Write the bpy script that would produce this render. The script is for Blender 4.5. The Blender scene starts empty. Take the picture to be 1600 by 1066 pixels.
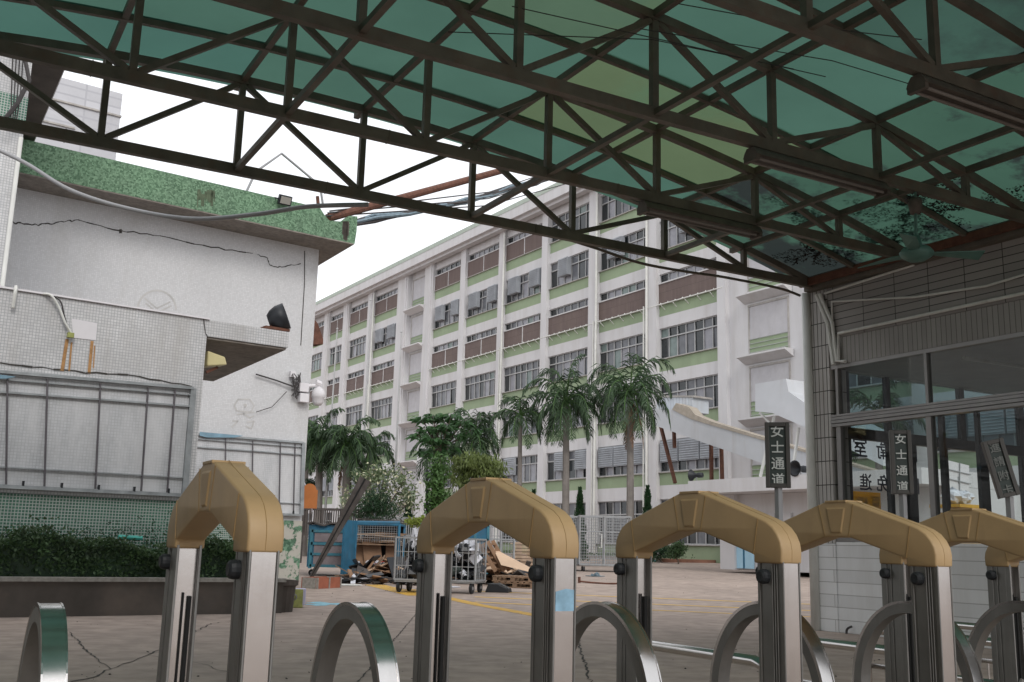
import bpy, bmesh, math, random
from mathutils import Vector, Matrix
R = math.radians
rng = random.Random(7)
SC = bpy.context.scene
COL = SC.collection

# ------------------------------------------------------------------ camera
FPX = 1624.0; PITCH = R(11.275); ROLL = R(1.52); CAMH = 1.15
_w = Vector((0, math.cos(PITCH), math.sin(PITCH))); _r0 = Vector((1, 0, 0)); _u0 = _r0.cross(_w)
_r = _r0*math.cos(ROLL) + _u0*math.sin(ROLL); _u = -_r0*math.sin(ROLL) + _u0*math.cos(ROLL)
CAM = Vector((0, 0, CAMH))
cd = bpy.data.cameras.new('camera'); cam = bpy.data.objects.new('camera', cd); COL.objects.link(cam)
cam.matrix_world = Matrix(((_r.x, _u.x, -_w.x, 0), (_r.y, _u.y, -_w.y, 0), (_r.z, _u.z, -_w.z, CAMH), (0, 0, 0, 1)))
cd.sensor_width = 36; cd.lens = FPX/1600*36; cd.clip_end = 2000; cd.clip_start = .05
SC.camera = cam
# ------------------------------------------------------------------ world, sun, exposure
wd = bpy.data.worlds.new('World'); SC.world = wd; wd.use_nodes = True
nt = wd.node_tree; bg = nt.nodes['Background']
sky = nt.nodes.new('ShaderNodeTexSky'); sky.sky_type = 'NISHITA'; sky.sun_disc = False
SUN_EL, SUN_AZ = 38, 162      # azimuth clockwise from +Y
sky.sun_elevation = R(SUN_EL); sky.sun_rotation = R(SUN_AZ); sky.dust_density = 4; sky.air_density = 1.2
hs = nt.nodes.new('ShaderNodeHueSaturation'); hs.inputs['Saturation'].default_value = .12; hs.inputs['Value'].default_value = 1.0
mx = nt.nodes.new('ShaderNodeMix'); mx.data_type = 'RGBA'; mx.inputs[0].default_value = .72
mx.inputs[7].default_value = (12.2, 12.5, 13.0, 1)      # flat cloud layer in sky-texture units
nt.links.new(sky.outputs[0], hs.inputs['Color']); nt.links.new(hs.outputs[0], mx.inputs[6])
nt.links.new(mx.outputs[2], bg.inputs[0]); bg.inputs[1].default_value = .12
sl = bpy.data.lights.new('sun', 'SUN'); sl.energy = 1.1; sl.angle = R(20); sl.color = (1, .96, .9)
so = bpy.data.objects.new('sun', sl); COL.objects.link(so); so.rotation_euler = (R(90-SUN_EL), 0, R(-SUN_AZ+180))
SC.view_settings.view_transform = 'Standard'; SC.view_settings.look = 'None'; SC.view_settings.exposure = 0; SC.view_settings.gamma = 1

# ------------------------------------------------------------------ directions and survey helpers
def az(a): a = R(a); return Vector((math.sin(a), math.cos(a), 0))
U = az(60.55); V = az(-29.45)                 # canopy, gate and booth
L = az(53.83); LN = az(-36.17); S = az(-31.0) # left buildings
F = az(-31.58); FN = az(58.42)                # factory facade
Z = Vector((0, 0, 1))
def ray(x, y): return _w*FPX + _r*(x-800) - _u*(y-533)
def onz(x, y, z): d = ray(x, y); return CAM + d*((z-CAMH)/d.z)
def onp(x, y, n, c): d = ray(x, y); return CAM + d*((c-CAM.dot(n))/d.dot(n))
def onY(x, y, Y): return onp(x, y, Vector((0, 1, 0)), Y)
def gz(Y): return 0 if Y < 22 else (Y-22)*.015 if Y < 66 else .66
def gp(x, y):
    d = ray(x, y); Y = 4.0
    while Y < 70:
        P = CAM + d*(Y/d.y)
        if P.z <= gz(Y): return P
        Y += .01
    return P
def at(px, Y): P = onY(px, 860, Y); return Vector((P.x, P.y, gz(Y)))     # ground point in column px at distance Y
def UP(u, v, z=0): return U*u + V*v + Z*z
def LP(l, n, z=0): return L*l + LN*n + Z*z
def FP(t, n, z=0): return F*t + FN*(43.17+n) + Z*z
# ------------------------------------------------------------------ mesh helpers
def origin(o):
    P = Vector((0, 0, 0))
    while o: P += o.location; o = o.parent
    return P
class MB:
    def __init__(s): s.v = []; s.f = []; s.m = []; s.k = 0
    def add(s, vs, fs):
        b = len(s.v); s.v += [Vector(v) for v in vs]; s.f += [[i+b for i in f] for f in fs]; s.m += [s.k]*len(fs); return s
    def obox(s, c, a, b, d, x, y, z):     # centre, 3 axes, full sizes
        vs = [c + a*(i*x/2) + b*(j*y/2) + d*(k*z/2) for k in (-1, 1) for j in (-1, 1) for i in (-1, 1)]
        return s.add(vs, [(0, 2, 3, 1), (4, 5, 7, 6), (0, 1, 5, 4), (2, 6, 7, 3), (0, 4, 6, 2), (1, 3, 7, 5)])
    def box(s, fr, x0, x1, y0, y1, z0, z1):    # fr = (X axis, Y axis), world position = X*x+Y*y+Z*z
        A, B = fr; return s.obox(A*((x0+x1)/2)+B*((y0+y1)/2)+Z*((z0+z1)/2), A, B, Z, x1-x0, y1-y0, z1-z0)
    def beam(s, p, q, w, h, up=Z):
        p = Vector(p); q = Vector(q); d = (q-p); n = d.length
        if n < 1e-6: return s
        d /= n
        if abs(d.dot(up)) > .98: up = U
        a = d.cross(up).normalized(); b = a.cross(d)
        return s.obox((p+q)/2, d, a, b, n, w, h)
    def tube(s, pts, r, seg=8, cap=True):
        pts = [Vector(p) for p in pts]; rs = r if isinstance(r, (list, tuple)) else [r]*len(pts); b = len(s.v); prev = None
        for i, p in enumerate(pts):
            t = (pts[min(i+1, len(pts)-1)] - pts[max(i-1, 0)]).normalized()
            if prev is None:
                a = t.cross(Z if abs(t.z) < .9 else U).normalized()
            else:
                a = (prev - t*prev.dot(t)).normalized()
            prev = a; c = t.cross(a)
            for k in range(seg):
                th = 2*math.pi*k/seg; s.v.append(p + (a*math.cos(th)+c*math.sin(th))*rs[i])
        for i in range(len(pts)-1):
            for k in range(seg):
                k2 = (k+1) % seg; s.f.append([b+i*seg+k, b+i*seg+k2, b+(i+1)*seg+k2, b+(i+1)*seg+k]); s.m.append(s.k)
        if cap:
            s.f.append([b+k for k in range(seg)][::-1]); s.m.append(s.k)
            s.f.append([b+(len(pts)-1)*seg+k for k in range(seg)]); s.m.append(s.k)
        return s
    def prism(s, poly, d):       # polygon points extruded by vector d
        n = len(poly); poly = [Vector(p) for p in poly]; vs = poly + [p+d for p in poly]
        return s.add(vs, [list(range(n))[::-1], list(range(n, 2*n))] + [[i, (i+1) % n, n+(i+1) % n, n+i] for i in range(n)])
    def quad(s, *p): return s.add(p, [list(range(len(p)))])
    def lathe(s, c, prof, seg=16, ax=Z):
        a = ax.cross(U if abs(ax.dot(U)) < .9 else V).normalized(); b2 = ax.cross(a); b = len(s.v)
        for r, h in prof:
            for k in range(seg):
                th = 2*math.pi*k/seg; s.v.append(Vector(c)+ax*h+(a*math.cos(th)+b2*math.sin(th))*r)
        for i in range(len(prof)-1):
            for k in range(seg):
                k2 = (k+1) % seg; s.f.append([b+i*seg+k, b+i*seg+k2, b+(i+1)*seg+k2, b+(i+1)*seg+k]); s.m.append(s.k)
        return s
    def leaf(s, p, size, asp=2.0, d=None, droop=0):
        d = d or Vector((rng.gauss(0, 1), rng.gauss(0, 1), rng.gauss(0, 1)-droop)).normalized()
        a = d.cross(Vector((rng.gauss(0, 1), rng.gauss(0, 1), rng.gauss(0, 1)))).normalized()
        l = size*rng.uniform(.7, 1.3); w = l/asp
        s.v += [p, p+d*l*.5+a*w*.5, p+d*l, p+d*l*.5-a*w*.5]; b = len(s.v)-4
        s.f.append([b, b+1, b+2, b+3]); s.m.append(s.k)
    def build(s, name, mats, parent=None, smooth=False, bevel=0, seg=2, base=None, weld=0, split=0):
        o0 = origin(parent) if parent else (Vector(base) if base else Vector((0, 0, 0)))
        me = bpy.data.meshes.new(name); me.from_pydata([v-o0 for v in s.v], [], s.f)
        for m in (mats if isinstance(mats, (list, tuple)) else [mats]): me.materials.append(m)
        for p, k in zip(me.polygons, s.m): p.material_index = k
        bm = bmesh.new(); bm.from_mesh(me)
        if weld: bmesh.ops.remove_doubles(bm, verts=bm.verts, dist=weld)
        if len(s.f) < 6000: bmesh.ops.recalc_face_normals(bm, faces=bm.faces)
        bm.to_mesh(me); bm.free()
        if smooth:
            for p in me.polygons: p.use_smooth = True
        me.update(); o = bpy.data.objects.new(name, me); COL.objects.link(o)
        if parent: o.parent = parent
        else: o.location = o0
        if bevel:
            b = o.modifiers.new('bevel', 'BEVEL'); b.width = bevel; b.segments = seg; b.limit_method = 'ANGLE'; b.angle_limit = R(30)
        if split: es = o.modifiers.new('e', 'EDGE_SPLIT'); es.split_angle = R(split)
        return o
def tag(o, label, cat, group=None):
    o['label'] = label; o['category'] = cat
    if group: o['group'] = group
    return o
def thing(name, base, label, cat, group=None):
    o = bpy.data.objects.new(name, None); o.empty_display_size = .2; COL.objects.link(o); o.location = base
    return tag(o, label, cat, group)
def setting(o, kind='structure'): o['kind'] = kind; return o
def copy_tree(o, parent=None):
    c = o.copy(); COL.objects.link(c); c.parent = parent
    for ch in list(o.children): copy_tree(ch, c)
    return c
def text(body, size, c, xd, zd, mt, parent, name='lettering', depth=.003, name_font=None, bold=0):
    cu = bpy.data.curves.new('t', 'FONT'); cu.body = body; cu.size = size; cu.extrude = depth/2; cu.offset = bold; cu.resolution_u = 3
    cu.align_x = 'CENTER'; cu.align_y = 'CENTER'
    to = bpy.data.objects.new('t', cu); COL.objects.link(to)
    dg = bpy.context.evaluated_depsgraph_get(); dg.update(); me = bpy.data.meshes.new_from_object(to.evaluated_get(dg))
    nd = xd.cross(zd); o0 = origin(parent)
    for v in me.vertices: v.co = Vector(c) - o0 + xd*v.co.x + zd*v.co.y + nd*v.co.z
    bpy.data.objects.remove(to); me.materials.clear(); me.materials.append(mt)
    o = bpy.data.objects.new(name, me); COL.objects.link(o); o.parent = parent; return o

# ------------------------------------------------------------------ materials
def mat(name, col, rough=.65, metal=0, var=.25, vs=2.5, streak=0, sc=(.25, .2, .15), sscale=(2.5, 2.5, .25), bump=0, tile=None, spec=.4, aniso=None, fine=0, thr=(.5, .75), trans=0, cell=0):
    m = bpy.data.materials.new(name); m.use_nodes = True; t = m.node_tree; N = t.nodes; K = t.links; b = N['Principled BSDF']
    b.inputs['Roughness'].default_value = rough; b.inputs['Metallic'].default_value = metal; b.inputs['Specular IOR Level'].default_value = spec
    tc = N.new('ShaderNodeTexCoord'); co = tc.outputs['Object']
    def rgb(c, k=1): return (min(c[0]*k, 1), min(c[1]*k, 1), min(c[2]*k, 1), 1)
    def mixc(fac, a, bb, mode='MIX'):
        x = N.new('ShaderNodeMix'); x.data_type = 'RGBA'; x.blend_type = mode
        for sock, val in ((0, fac), (6, a), (7, bb)):
            if hasattr(val, 'is_linked') or hasattr(val, 'links'): K.new(val, x.inputs[sock])
            else: x.inputs[sock].default_value = val
        return x.outputs[2]
    def noise(scale, detail=5, vec=None, rgh=.6):
        n = N.new('ShaderNodeTexNoise'); n.inputs['Scale'].default_value = scale; n.inputs['Detail'].default_value = detail; n.inputs['Roughness'].default_value = rgh
        K.new(vec or co, n.inputs['Vector']); return n.outputs['Fac']
    def ramp(fac, a, bb):
        r = N.new('ShaderNodeMapRange'); r.inputs[1].default_value = a; r.inputs[2].default_value = bb; K.new(fac, r.inputs[0]); return r.outputs[0]
    base = mixc(ramp(noise(vs), .3, .7), rgb(col, 1-var), rgb(col, 1+var*.6))
    hgt = None
    if fine: base = mixc(ramp(noise(fine, 3), .35, .65), mixc(1.0, base, rgb((.7, .7, .7)), 'MULTIPLY'), base)
    if cell:      # small chips of differing tone
        vo = N.new('ShaderNodeTexVoronoi'); vo.inputs['Scale'].default_value = cell; K.new(co, vo.inputs['Vector'])
        sp = N.new('ShaderNodeSeparateColor'); K.new(vo.outputs['Color'], sp.inputs[0])
        base = mixc(sp.outputs[0], mixc(1.0, base, rgb((.5, .55, .53)), 'MULTIPLY'), mixc(.2, base, (.5, .7, .5, 1)))
    if tile:      # (azimuth of the wall, tile w, tile h, grout colour, grout size, stagger)
        mp = N.new('ShaderNodeMapping'); mp.vector_type = 'POINT'; a0, tw, th, gc, gs, off = tile
        mp.inputs['Rotation'].default_value = (0, 0, R(a0-90)); K.new(co, mp.inputs[0])
        sx = N.new('ShaderNodeSeparateXYZ'); K.new(mp.outputs[0], sx.inputs[0]); cx = N.new('ShaderNodeCombineXYZ')
        K.new(sx.outputs[0], cx.inputs[0]); K.new(sx.outputs[2], cx.inputs[1])
        br = N.new('ShaderNodeTexBrick'); K.new(cx.outputs[0], br.inputs['Vector']); br.offset = off; br.inputs['Scale'].default_value = 1
        br.inputs['Brick Width'].default_value = tw; br.inputs['Row Height'].default_value = th; br.inputs['Mortar Size'].default_value = gs
        br.inputs['Mortar Smooth'].default_value = .1
        br.inputs['Color1'].default_value = (1, 1, 1, 1); br.inputs['Color2'].default_value = (.86, .86, .86, 1); br.inputs['Mortar'].default_value = (0, 0, 0, 1)
        base = mixc(1.0, base, br.outputs['Color'], 'MULTIPLY') if False else mixc(br.outputs['Fac'], mixc(1.0, base, br.outputs['Color'], 'MULTIPLY'), rgb(gc))
        hgt = br.outputs['Fac']
    if streak:
        mp2 = N.new('ShaderNodeMapping'); mp2.inputs['Scale'].default_value = sscale; K.new(co, mp2.inputs[0])
        f = ramp(noise(1, 7, mp2.outputs[0], .65), *thr)
        mu = N.new('ShaderNodeMath'); mu.operation = 'MULTIPLY'; K.new(f, mu.inputs[0]); mu.inputs[1].default_value = streak
        base = mixc(mu.outputs[0], base, rgb(sc))
    K.new(base, b.inputs['Base Color'])
    if bump or hgt is not None:
        bp = N.new('ShaderNodeBump'); bp.inputs['Strength'].default_value = bump or .3; bp.inputs['Distance'].default_value = .01
        if hgt is not None:
            bp.invert = True; K.new(hgt, bp.inputs['Height'])
        else: K.new(noise(vs*12, 4), bp.inputs['Height'])
        K.new(bp.outputs[0], b.inputs['Normal'])
    if metal or rough < .4:
        K.new(ramp(noise(vs*4, 4), -.6, 1.6), b.inputs['Roughness'])
        r = b.inputs['Roughness'].links[0].from_node; r.inputs[3].default_value = rough*.6; r.inputs[4].default_value = rough*1.5
    if trans:
        tl = N.new('ShaderNodeBsdfTranslucent'); K.new(base, tl.inputs[0]); ms = N.new('ShaderNodeMixShader'); ms.inputs[0].default_value = trans
        out = N['Material Output']; K.new(b.outputs[0], ms.inputs[1]); K.new(tl.outputs[0], ms.inputs[2]); K.new(ms.outputs[0], out.inputs[0])
    return m
def glassmat(name, tint=(.75, .82, .8), rough=.02):
    m = bpy.data.materials.new(name); m.use_nodes = True; t = m.node_tree; N = t.nodes; N.remove(N['Principled BSDF'])
    a = N.new('ShaderNodeBsdfTransparent'); a.inputs[0].default_value = (*tint, 1); g = N.new('ShaderNodeBsdfGlossy'); g.inputs['Roughness'].default_value = rough
    lw_ = N.new('ShaderNodeLayerWeight'); lw_.inputs[0].default_value = .5; pw = N.new('ShaderNodeMath'); pw.operation = 'POWER'; pw.inputs[1].default_value = 3.5
    f = N.new('ShaderNodeMath'); f.operation = 'MULTIPLY_ADD'; f.inputs[1].default_value = .8; f.inputs[2].default_value = .06; ms = N.new('ShaderNodeMixShader')
    t.links.new(lw_.outputs['Facing'], pw.inputs[0]); t.links.new(pw.outputs[0], f.inputs[0]); t.links.new(f.outputs[0], ms.inputs[0]); t.links.new(a.outputs[0], ms.inputs[1]); t.links.new(g.outputs[0], ms.inputs[2]); t.links.new(ms.outputs[0], N['Material Output'].inputs[0]); return m

M = {}
M['truss'] = mat('dark olive painted steel', (.125, .11, .088), .55, var=.35, vs=3, streak=.5, sc=(.13, .07, .045), sscale=(4, 4, 4), thr=(.5, .7))
M['rust'] = mat('rusty painted steel', (.13, .055, .035), .8, var=.4, vs=8)
M['roof'] = [mat('green roof panel %s' % n, c, .5, var=.11, vs=.6, streak=s, sc=sc_, sscale=(.4, .4, .4), thr=th, trans=.85) for n, c, s, sc_, th in (
    ('teal', (.056, .118, .090), .3, (.05, .10, .07), (.58, .75)), ('blue green', (.053, .120, .097), .3, (.05, .12, .09), (.6, .75)), ('faded', (.068, .115, .075), .4, (.11, .15, .06), (.5, .72)), ('dirty', (.040, .082, .064), .85, (.022, .025, .026), (.46, .60)), ('yellowed', (.088, .125, .068), .5, (.07, .15, .09), (.55, .7)), ('grimy', (.045, .095, .068), .95, (.022, .026, .026), (.475, .53)))]
M['gold'] = mat('golden painted cap', (.39, .265, .135), .5, var=.1, vs=6, streak=.3, sc=(.24, .16, .09), sscale=(12, 12, 4), thr=(.55, .75), bump=.03)
M['steel'] = mat('polished steel', (.60, .58, .565), .18, 1, bump=.02, var=.12, vs=1.2, streak=.25, sc=(.3, .28, .26), sscale=(14, 14, 1.5))
M['brushed'] = mat('brushed aluminium', (.25, .245, .235), .42, .8, var=.15, vs=7, streak=.35, sc=(.16, .15, .14), sscale=(30, 30, 1.2))
M['rubber'] = mat('black rubber', (.015, .017, .02), .6, var=.2, vs=20)
M['dark'] = mat('dark void', (.012, .012, .012), .9, var=.1)
M['concrete'] = mat('stained concrete', (.36, .34, .31), .85, var=.2, vs=1.5, streak=.6, sc=(.14, .12, .10), sscale=(1.5, 1.5, .6), fine=14)
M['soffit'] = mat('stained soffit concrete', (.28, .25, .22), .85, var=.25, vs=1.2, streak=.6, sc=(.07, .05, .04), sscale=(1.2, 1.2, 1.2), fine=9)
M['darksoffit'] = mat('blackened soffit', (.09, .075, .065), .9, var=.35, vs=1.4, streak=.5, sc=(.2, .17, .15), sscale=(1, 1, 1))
M['ground'] = mat('worn concrete yard', (.42, .335, .285), .82, var=.15, vs=.25, streak=.55, sc=(.23, .19, .165), sscale=(.45, .25, .5), fine=3, thr=(.5, .75), bump=.1)
M['yellow'] = mat('worn yellow paint', (.62, .36, .05), .7, var=.25, vs=4, streak=.5, sc=(.28, .22, .15), sscale=(7, 7, 7), thr=(.5, .6))
M['bluepaint'] = mat('spilt blue paint', (.25, .5, .6), .7, var=.3, vs=8)
M['mosaic'] = mat('white mosaic tile', (.60, .595, .60), .5, var=.13, vs=1.3, tile=(53.83, .05, .05, (.33, .34, .35), .0045, 0), streak=.65, sc=(.36, .34, .32), sscale=(1.6, 1.6, .3), thr=(.45, .72))
M['mosaicfine'] = mat('white fine mosaic', (.62, .62, .63), .5, var=.07, vs=.6, tile=(53.83, .045, .045, (.52, .52, .53), .005, 0), streak=.4, sc=(.38, .36, .33), sscale=(1, 1, .2))
M['greenmosaic'] = mat('green mosaic tile', (.07, .19, .13), .5, var=.3, vs=1.5, tile=(53.83, .05, .05, (.42, .45, .42), .007, 0), streak=.6, sc=(.03, .05, .04), sscale=(1.2, 1.2, .5))
M['greenchip'] = mat('green speckled fascia', (.10, .21, .11), .6, var=.3, vs=.8, cell=26, streak=.5, sc=(.05, .07, .05), sscale=(1.4, 1.4, .5), thr=(.55, .8))
M['mossstain'] = mat('mossy stain', (.10, .13, .08), .9, var=.4, vs=6)
M['peeling'] = mat('peeling green mosaic', (.08, .2, .12), .6, var=.3, vs=1.5, cell=12, streak=.9, sc=(.45, .42, .38), sscale=(3, 3, 3), thr=(.48, .52))
M['fwhite'] = mat('facade white paint', (.60, .59, .60), .75, var=.06, vs=.5, streak=.42, sc=(.40, .37, .34), sscale=(1.3, 1.3, .16), thr=(.48, .76))
M['fgreen'] = mat('facade green paint', (.275, .345, .22), .75, var=.1, vs=.6, streak=.35, sc=(.22, .27, .18), sscale=(1.8, 1.8, .2))
M['fbrown'] = mat('brown boarding', (.17, .125, .115), .8, var=.1, vs=1, tile=(-31.58, .12, 9, (.09, .07, .065), .012, 0), streak=.2)
M['frame'] = mat('grey window frame', (.42, .42, .42), .5, .3, var=.1)
M['sillm'] = mat('dirty sill', (.4, .38, .36), .8, var=.2, streak=.5, sc=(.15, .13, .12))
M['louvre'] = mat('grey metal louvre', (.36, .38, .41), .6, .2, var=.2, vs=1)
M['pdark'] = mat('dark glass', (.02, .025, .028), .12, 0, var=.3, spec=.6)
M['shut'] = mat('pale roller shutter', (.48, .47, .49), .7, var=.08, streak=.3, sc=(.35, .32, .3))
M['pteal'] = mat('glass over teal curtain', (.17, .22, .21), .2, 0, var=.2, spec=.5)
M['pmid'] = mat('glass over grey blind', (.13, .135, .15), .15, 0, var=.25, spec=.5)
M['plight'] = mat('glass over pale curtain', (.27, .27, .30), .2, 0, var=.2, spec=.5)
M['clad'] = mat('pale corrugated cladding', (.60, .64, .69), .55, .1, var=.08, vs=.8, streak=.35, sc=(.35, .3, .26), sscale=(2, 2, .25), tile=(-31.58, .25, 30, (.42, .45, .5), .02, 0))
M['tan'] = mat('dusty tan roof edge', (.42, .37, .31), .8, var=.2, vs=3)
M['cladside'] = mat('pale sheet cladding', (.55, .565, .59), .5, .1, var=.08, vs=.8, streak=.4, sc=(.35, .3, .26), sscale=(1.5, 1.5, .2))
M['boothtile'] = mat('booth long tile', (.31, .29, .275), .5, var=.1, vs=1, tile=(-29.45, .62, .115, (.05, .045, .04), .007, .0), streak=.45, sc=(.2, .17, .15), sscale=(1.5, 1.5, .3))
M['boothstrip'] = mat('booth narrow vertical tile', (.33, .315, .30), .5, var=.12, vs=1, tile=(-29.45, .085, .6, (.1, .09, .085), .005, 0), streak=.45, sc=(.2, .17, .15), sscale=(2, 2, .3))
M['pierstrip'] = mat('pier tile with black joints', (.48, .46, .44), .5, var=.12, vs=1, tile=(-29.45, .085, .38, (.04, .035, .03), .008, 0), streak=.5, sc=(.2, .17, .14), sscale=(4, 4, .3))
M['boothbrick'] = mat('white painted block wall', (.82, .82, .83), .55, var=.05, vs=1, tile=(-29.45, 2.9, .19, (.42, .41, .41), .006, .3), streak=.35, sc=(.45, .42, .38), sscale=(2, 2, .3))
M['bframe'] = mat('aluminium door frame', (.30, .29, .285), .4, .6, var=.12)
M['whitepipe'] = mat('white painted pipe', (.66, .66, .63), .5, var=.1, streak=.4, sc=(.3, .28, .22), sscale=(6, 6, .6))
M['greypipe'] = mat('grey conduit', (.3, .3, .31), .5, var=.1)
M['signgreen'] = mat('dark green sign face', (.045, .06, .055), .5, var=.15)
M['signframe'] = mat('bronze sign frame', (.085, .08, .075), .45, .4, var=.1)
M['letter'] = mat('white lettering', (.62, .64, .62), .6, var=.05)
M['letterdim'] = mat('faded lettering', (.2, .21, .2), .6, var=.2, vs=9)
M['navy'] = mat('navy lettering', (.015, .02, .07), .5, var=.05)
M['banner'] = mat('yellow banner', (.9, .60, .06), .6, var=.05, trans=.6)
M['yellowline'] = mat('yellow line paint', (.72, .45, .10), .7, var=.15, vs=4)
M['fanm'] = mat('green painted fan', (.10, .2, .17), .5, .2, var=.2)
M['fixt'] = mat('dirty lamp housing', (.12, .10, .085), .6, .2, var=.35, vs=6)
M['tubem'] = mat('dead fluorescent tube', (.2, .18, .165), .35, var=.1)
M['bluesteel'] = mat('blue painted steel', (.028, .14, .235), .5, .1, var=.25, vs=3, streak=.5, sc=(.09, .06, .05), sscale=(3, 3, 1))
M['teal'] = mat('teal painted tube', (.05, .19, .25), .5, .1, var=.2, vs=4, streak=.4, sc=(.1, .07, .05), sscale=(5, 5, 3))
M['paintgrey'] = mat('pale grey painted cage', (.30, .31, .32), .5, .2, var=.15, vs=6, streak=.4, sc=(.2, .14, .1), sscale=(6, 6, 3))
M['wood'] = mat('weathered pallet wood', (.26, .17, .11), .85, var=.35, vs=5)
M['ply'] = mat('plywood', (.56, .40, .28), .75, var=.12, vs=2)
M['cardboard'] = mat('brown cardboard', (.30, .18, .11), .85, var=.2, vs=2)
M['darkwood'] = mat('dark weathered plank', (.07, .06, .055), .8, var=.35, vs=4, streak=.5, sc=(.2, .18, .17), sscale=(3, 3, .6))
M['orange'] = mat('orange board', (.48, .17, .05), .7, var=.15)
M['brick'] = mat('red tiles', (.33, .11, .065), .8, var=.25, vs=5)
M['bagblack'] = mat('black plastic bags', (.012, .013, .016), .3, var=.4, vs=4)
M['bagwhite'] = mat('white plastic bags', (.62, .63, .68), .45, var=.15, vs=5)
M['tin'] = mat('old yellow green tin', (.34, .36, .12), .35, .3, var=.3, vs=9)
M['tinblue'] = mat('lilac tin side', (.55, .53, .68), .5, var=.2)
M['yellowm'] = mat('yellow machine paint', (.60, .33, .03), .5, .1, var=.2, vs=2)
M['lblue'] = mat('light blue door', (.38, .60, .74), .6, var=.06)
M['leafpalm'] = mat('palm leaf', (.042, .08, .035), .55, var=.45, vs=.9, trans=.25)
M['leafpalm2'] = mat('yellowing palm leaf', (.16, .15, .06), .6, var=.4, vs=.9, trans=.25)
M['leafdead'] = mat('dead palm frond', (.2, .12, .08), .8, var=.3)
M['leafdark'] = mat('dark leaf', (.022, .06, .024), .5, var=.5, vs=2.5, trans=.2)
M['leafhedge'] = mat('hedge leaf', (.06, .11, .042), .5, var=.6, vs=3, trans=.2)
M['leaflight'] = mat('light green leaf', (.08, .16, .045), .5, var=.4, vs=1.5, trans=.3)
M['leafyel'] = mat('yellow green leaf', (.26, .32, .06), .5, var=.35, vs=1.5, trans=.3)
M['leafgrey'] = mat('grey green leaf', (.15, .2, .10), .55, var=.4, vs=1.5, trans=.25)
M['flower'] = mat('cream blossom', (.62, .6, .42), .6, var=.1)
M['trunk'] = mat('grey palm trunk', (.2, .18, .165), .85, var=.3, vs=2)
M['bark'] = mat('bark', (.13, .10, .08), .9, var=.3, vs=4)
M['soil'] = mat('dark soil', (.05, .04, .03), .95, var=.3)
M['kerb'] = mat('kerb concrete', (.3, .27, .25), .85, var=.2)
M['redsoil'] = mat('red soil bed', (.22, .11, .075), .95, var=.3)
M['glass'] = glassmat('booth glass', (.72, .76, .75), .02)
M['inside'] = mat('booth interior paint', (.4, .4, .38), .7, var=.08)
M['bgtile'] = mat('distant tiled block', (.52, .52, .55), .7, var=.05, tile=(53.83, 3, .55, (.40, .40, .43), .05, 0))
M['crack'] = mat('crack line', (.05, .045, .04), .9, var=.2)
M['scratch'] = mat('faint grey outline', (.50, .49, .48), .8, var=.2)
M['rustst'] = mat('rust run', (.40, .22, .09), .8, var=.35, vs=12)
M['patch'] = mat('pale filler patch', (.68, .66, .68), .8, var=.06)
M['cream'] = mat('cream plastic', (.62, .55, .30), .5, var=.08)
M['black'] = mat('black metal', (.02, .022, .026), .45, .2, var=.2)
M['lens'] = mat('lamp lens', (.3, .29, .26), .2, var=.1)
M['cable'] = mat('dark cable', (.05, .045, .045), .7, var=.2)
M['bluecable'] = mat('blue grey cable', (.16, .22, .26), .6, var=.3, vs=6)
M['litter'] = mat('dead leaf litter', (.035, .03, .028), .9, var=.4, vs=8)
M['bluetarp'] = mat('blue scrap', (.2, .33, .42), .7, var=.3)

LF = (L, LN); UF = (U, V); FF = (F, FN)
# ------------------------------------------------------------------ ground
g = MB()
xs = [-400, -120, -60, -30, -15, 0, 15, 30, 60, 120, 400]; ys = [-120, -30, 0, 10, 22, 30, 44, 66, 120, 400, 900]
for y in ys:
    for x in xs: g.v.append(Vector((x, y, gz(y))))
n = len(xs)
for j in range(len(ys)-1):
    for i in range(n-1): g.f.append([j*n+i, j*n+i+1, (j+1)*n+i+1, (j+1)*n+i]); g.m.append(0)
setting(g.build('ground', M['ground']))
def ground_poly(name, pts, m, lift=.004):
    q = MB(); q.quad(*[Vector((P.x, P.y, gz(P.y)+lift)) for P in pts]); return setting(q.build(name, m))
def strip(a, b, w, name, m, lift=.004, parts=12):
    q = MB(); d = (b-a).normalized(); s_ = Vector((d.y, -d.x, 0))*w/2
    for i in range(parts):
        p = a.lerp(b, i/parts); r = a.lerp(b, (i+1)/parts)
        q.quad(*[Vector((t.x, t.y, gz(t.y)+lift)) for t in (p-s_, r-s_, r+s_, p+s_)])
    return setting(q.build(name, m))
strip(gp(640, 921), gp(860, 966), .30, 'road_marking', M['yellow'])
strip(gp(585, 914), gp(655, 931), .55, 'road_marking', M['yellow'])
for a, b in (((742, 924), (1330, 947)), ((742, 933), (1330, 957)), ((742, 941), (1330, 967))):
    strip(gp(*a), gp(*b), .17, 'road_marking', M['yellowline'])
def wiggle(pts, w, jit, lift=.005, name='ground_crack'):
    q = MB(); P = [gp(*p) for p in pts]; out = []
    for a, b in zip(P, P[1:]):
        k = max(2, int((b-a).length/.12))
        for i in range(k): t = a.lerp(b, i/k); out.append(t+Vector((rng.uniform(-jit, jit), rng.uniform(-jit, jit), 0)))
    out.append(P[-1])
    for a, b in zip(out, out[1:]):
        d = (b-a).normalized(); s_ = Vector((d.y, -d.x, 0))*w*rng.uniform(.3, 1)/2
        q.quad(*[Vector((t.x, t.y, gz(t.y)+lift)) for t in (a-s_, b-s_, b+s_, a+s_)])
    return setting(q.build(name, M['crack']))
wiggle([(110, 988), (138, 1020), (172, 1046), (232, 1025), (262, 1008)], .022, .02)
wiggle([(172, 1046), (150, 1058), (110, 1066)], .03, .03)
wiggle([(262, 1008), (330, 975), (420, 962)], .02, .03)
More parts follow.
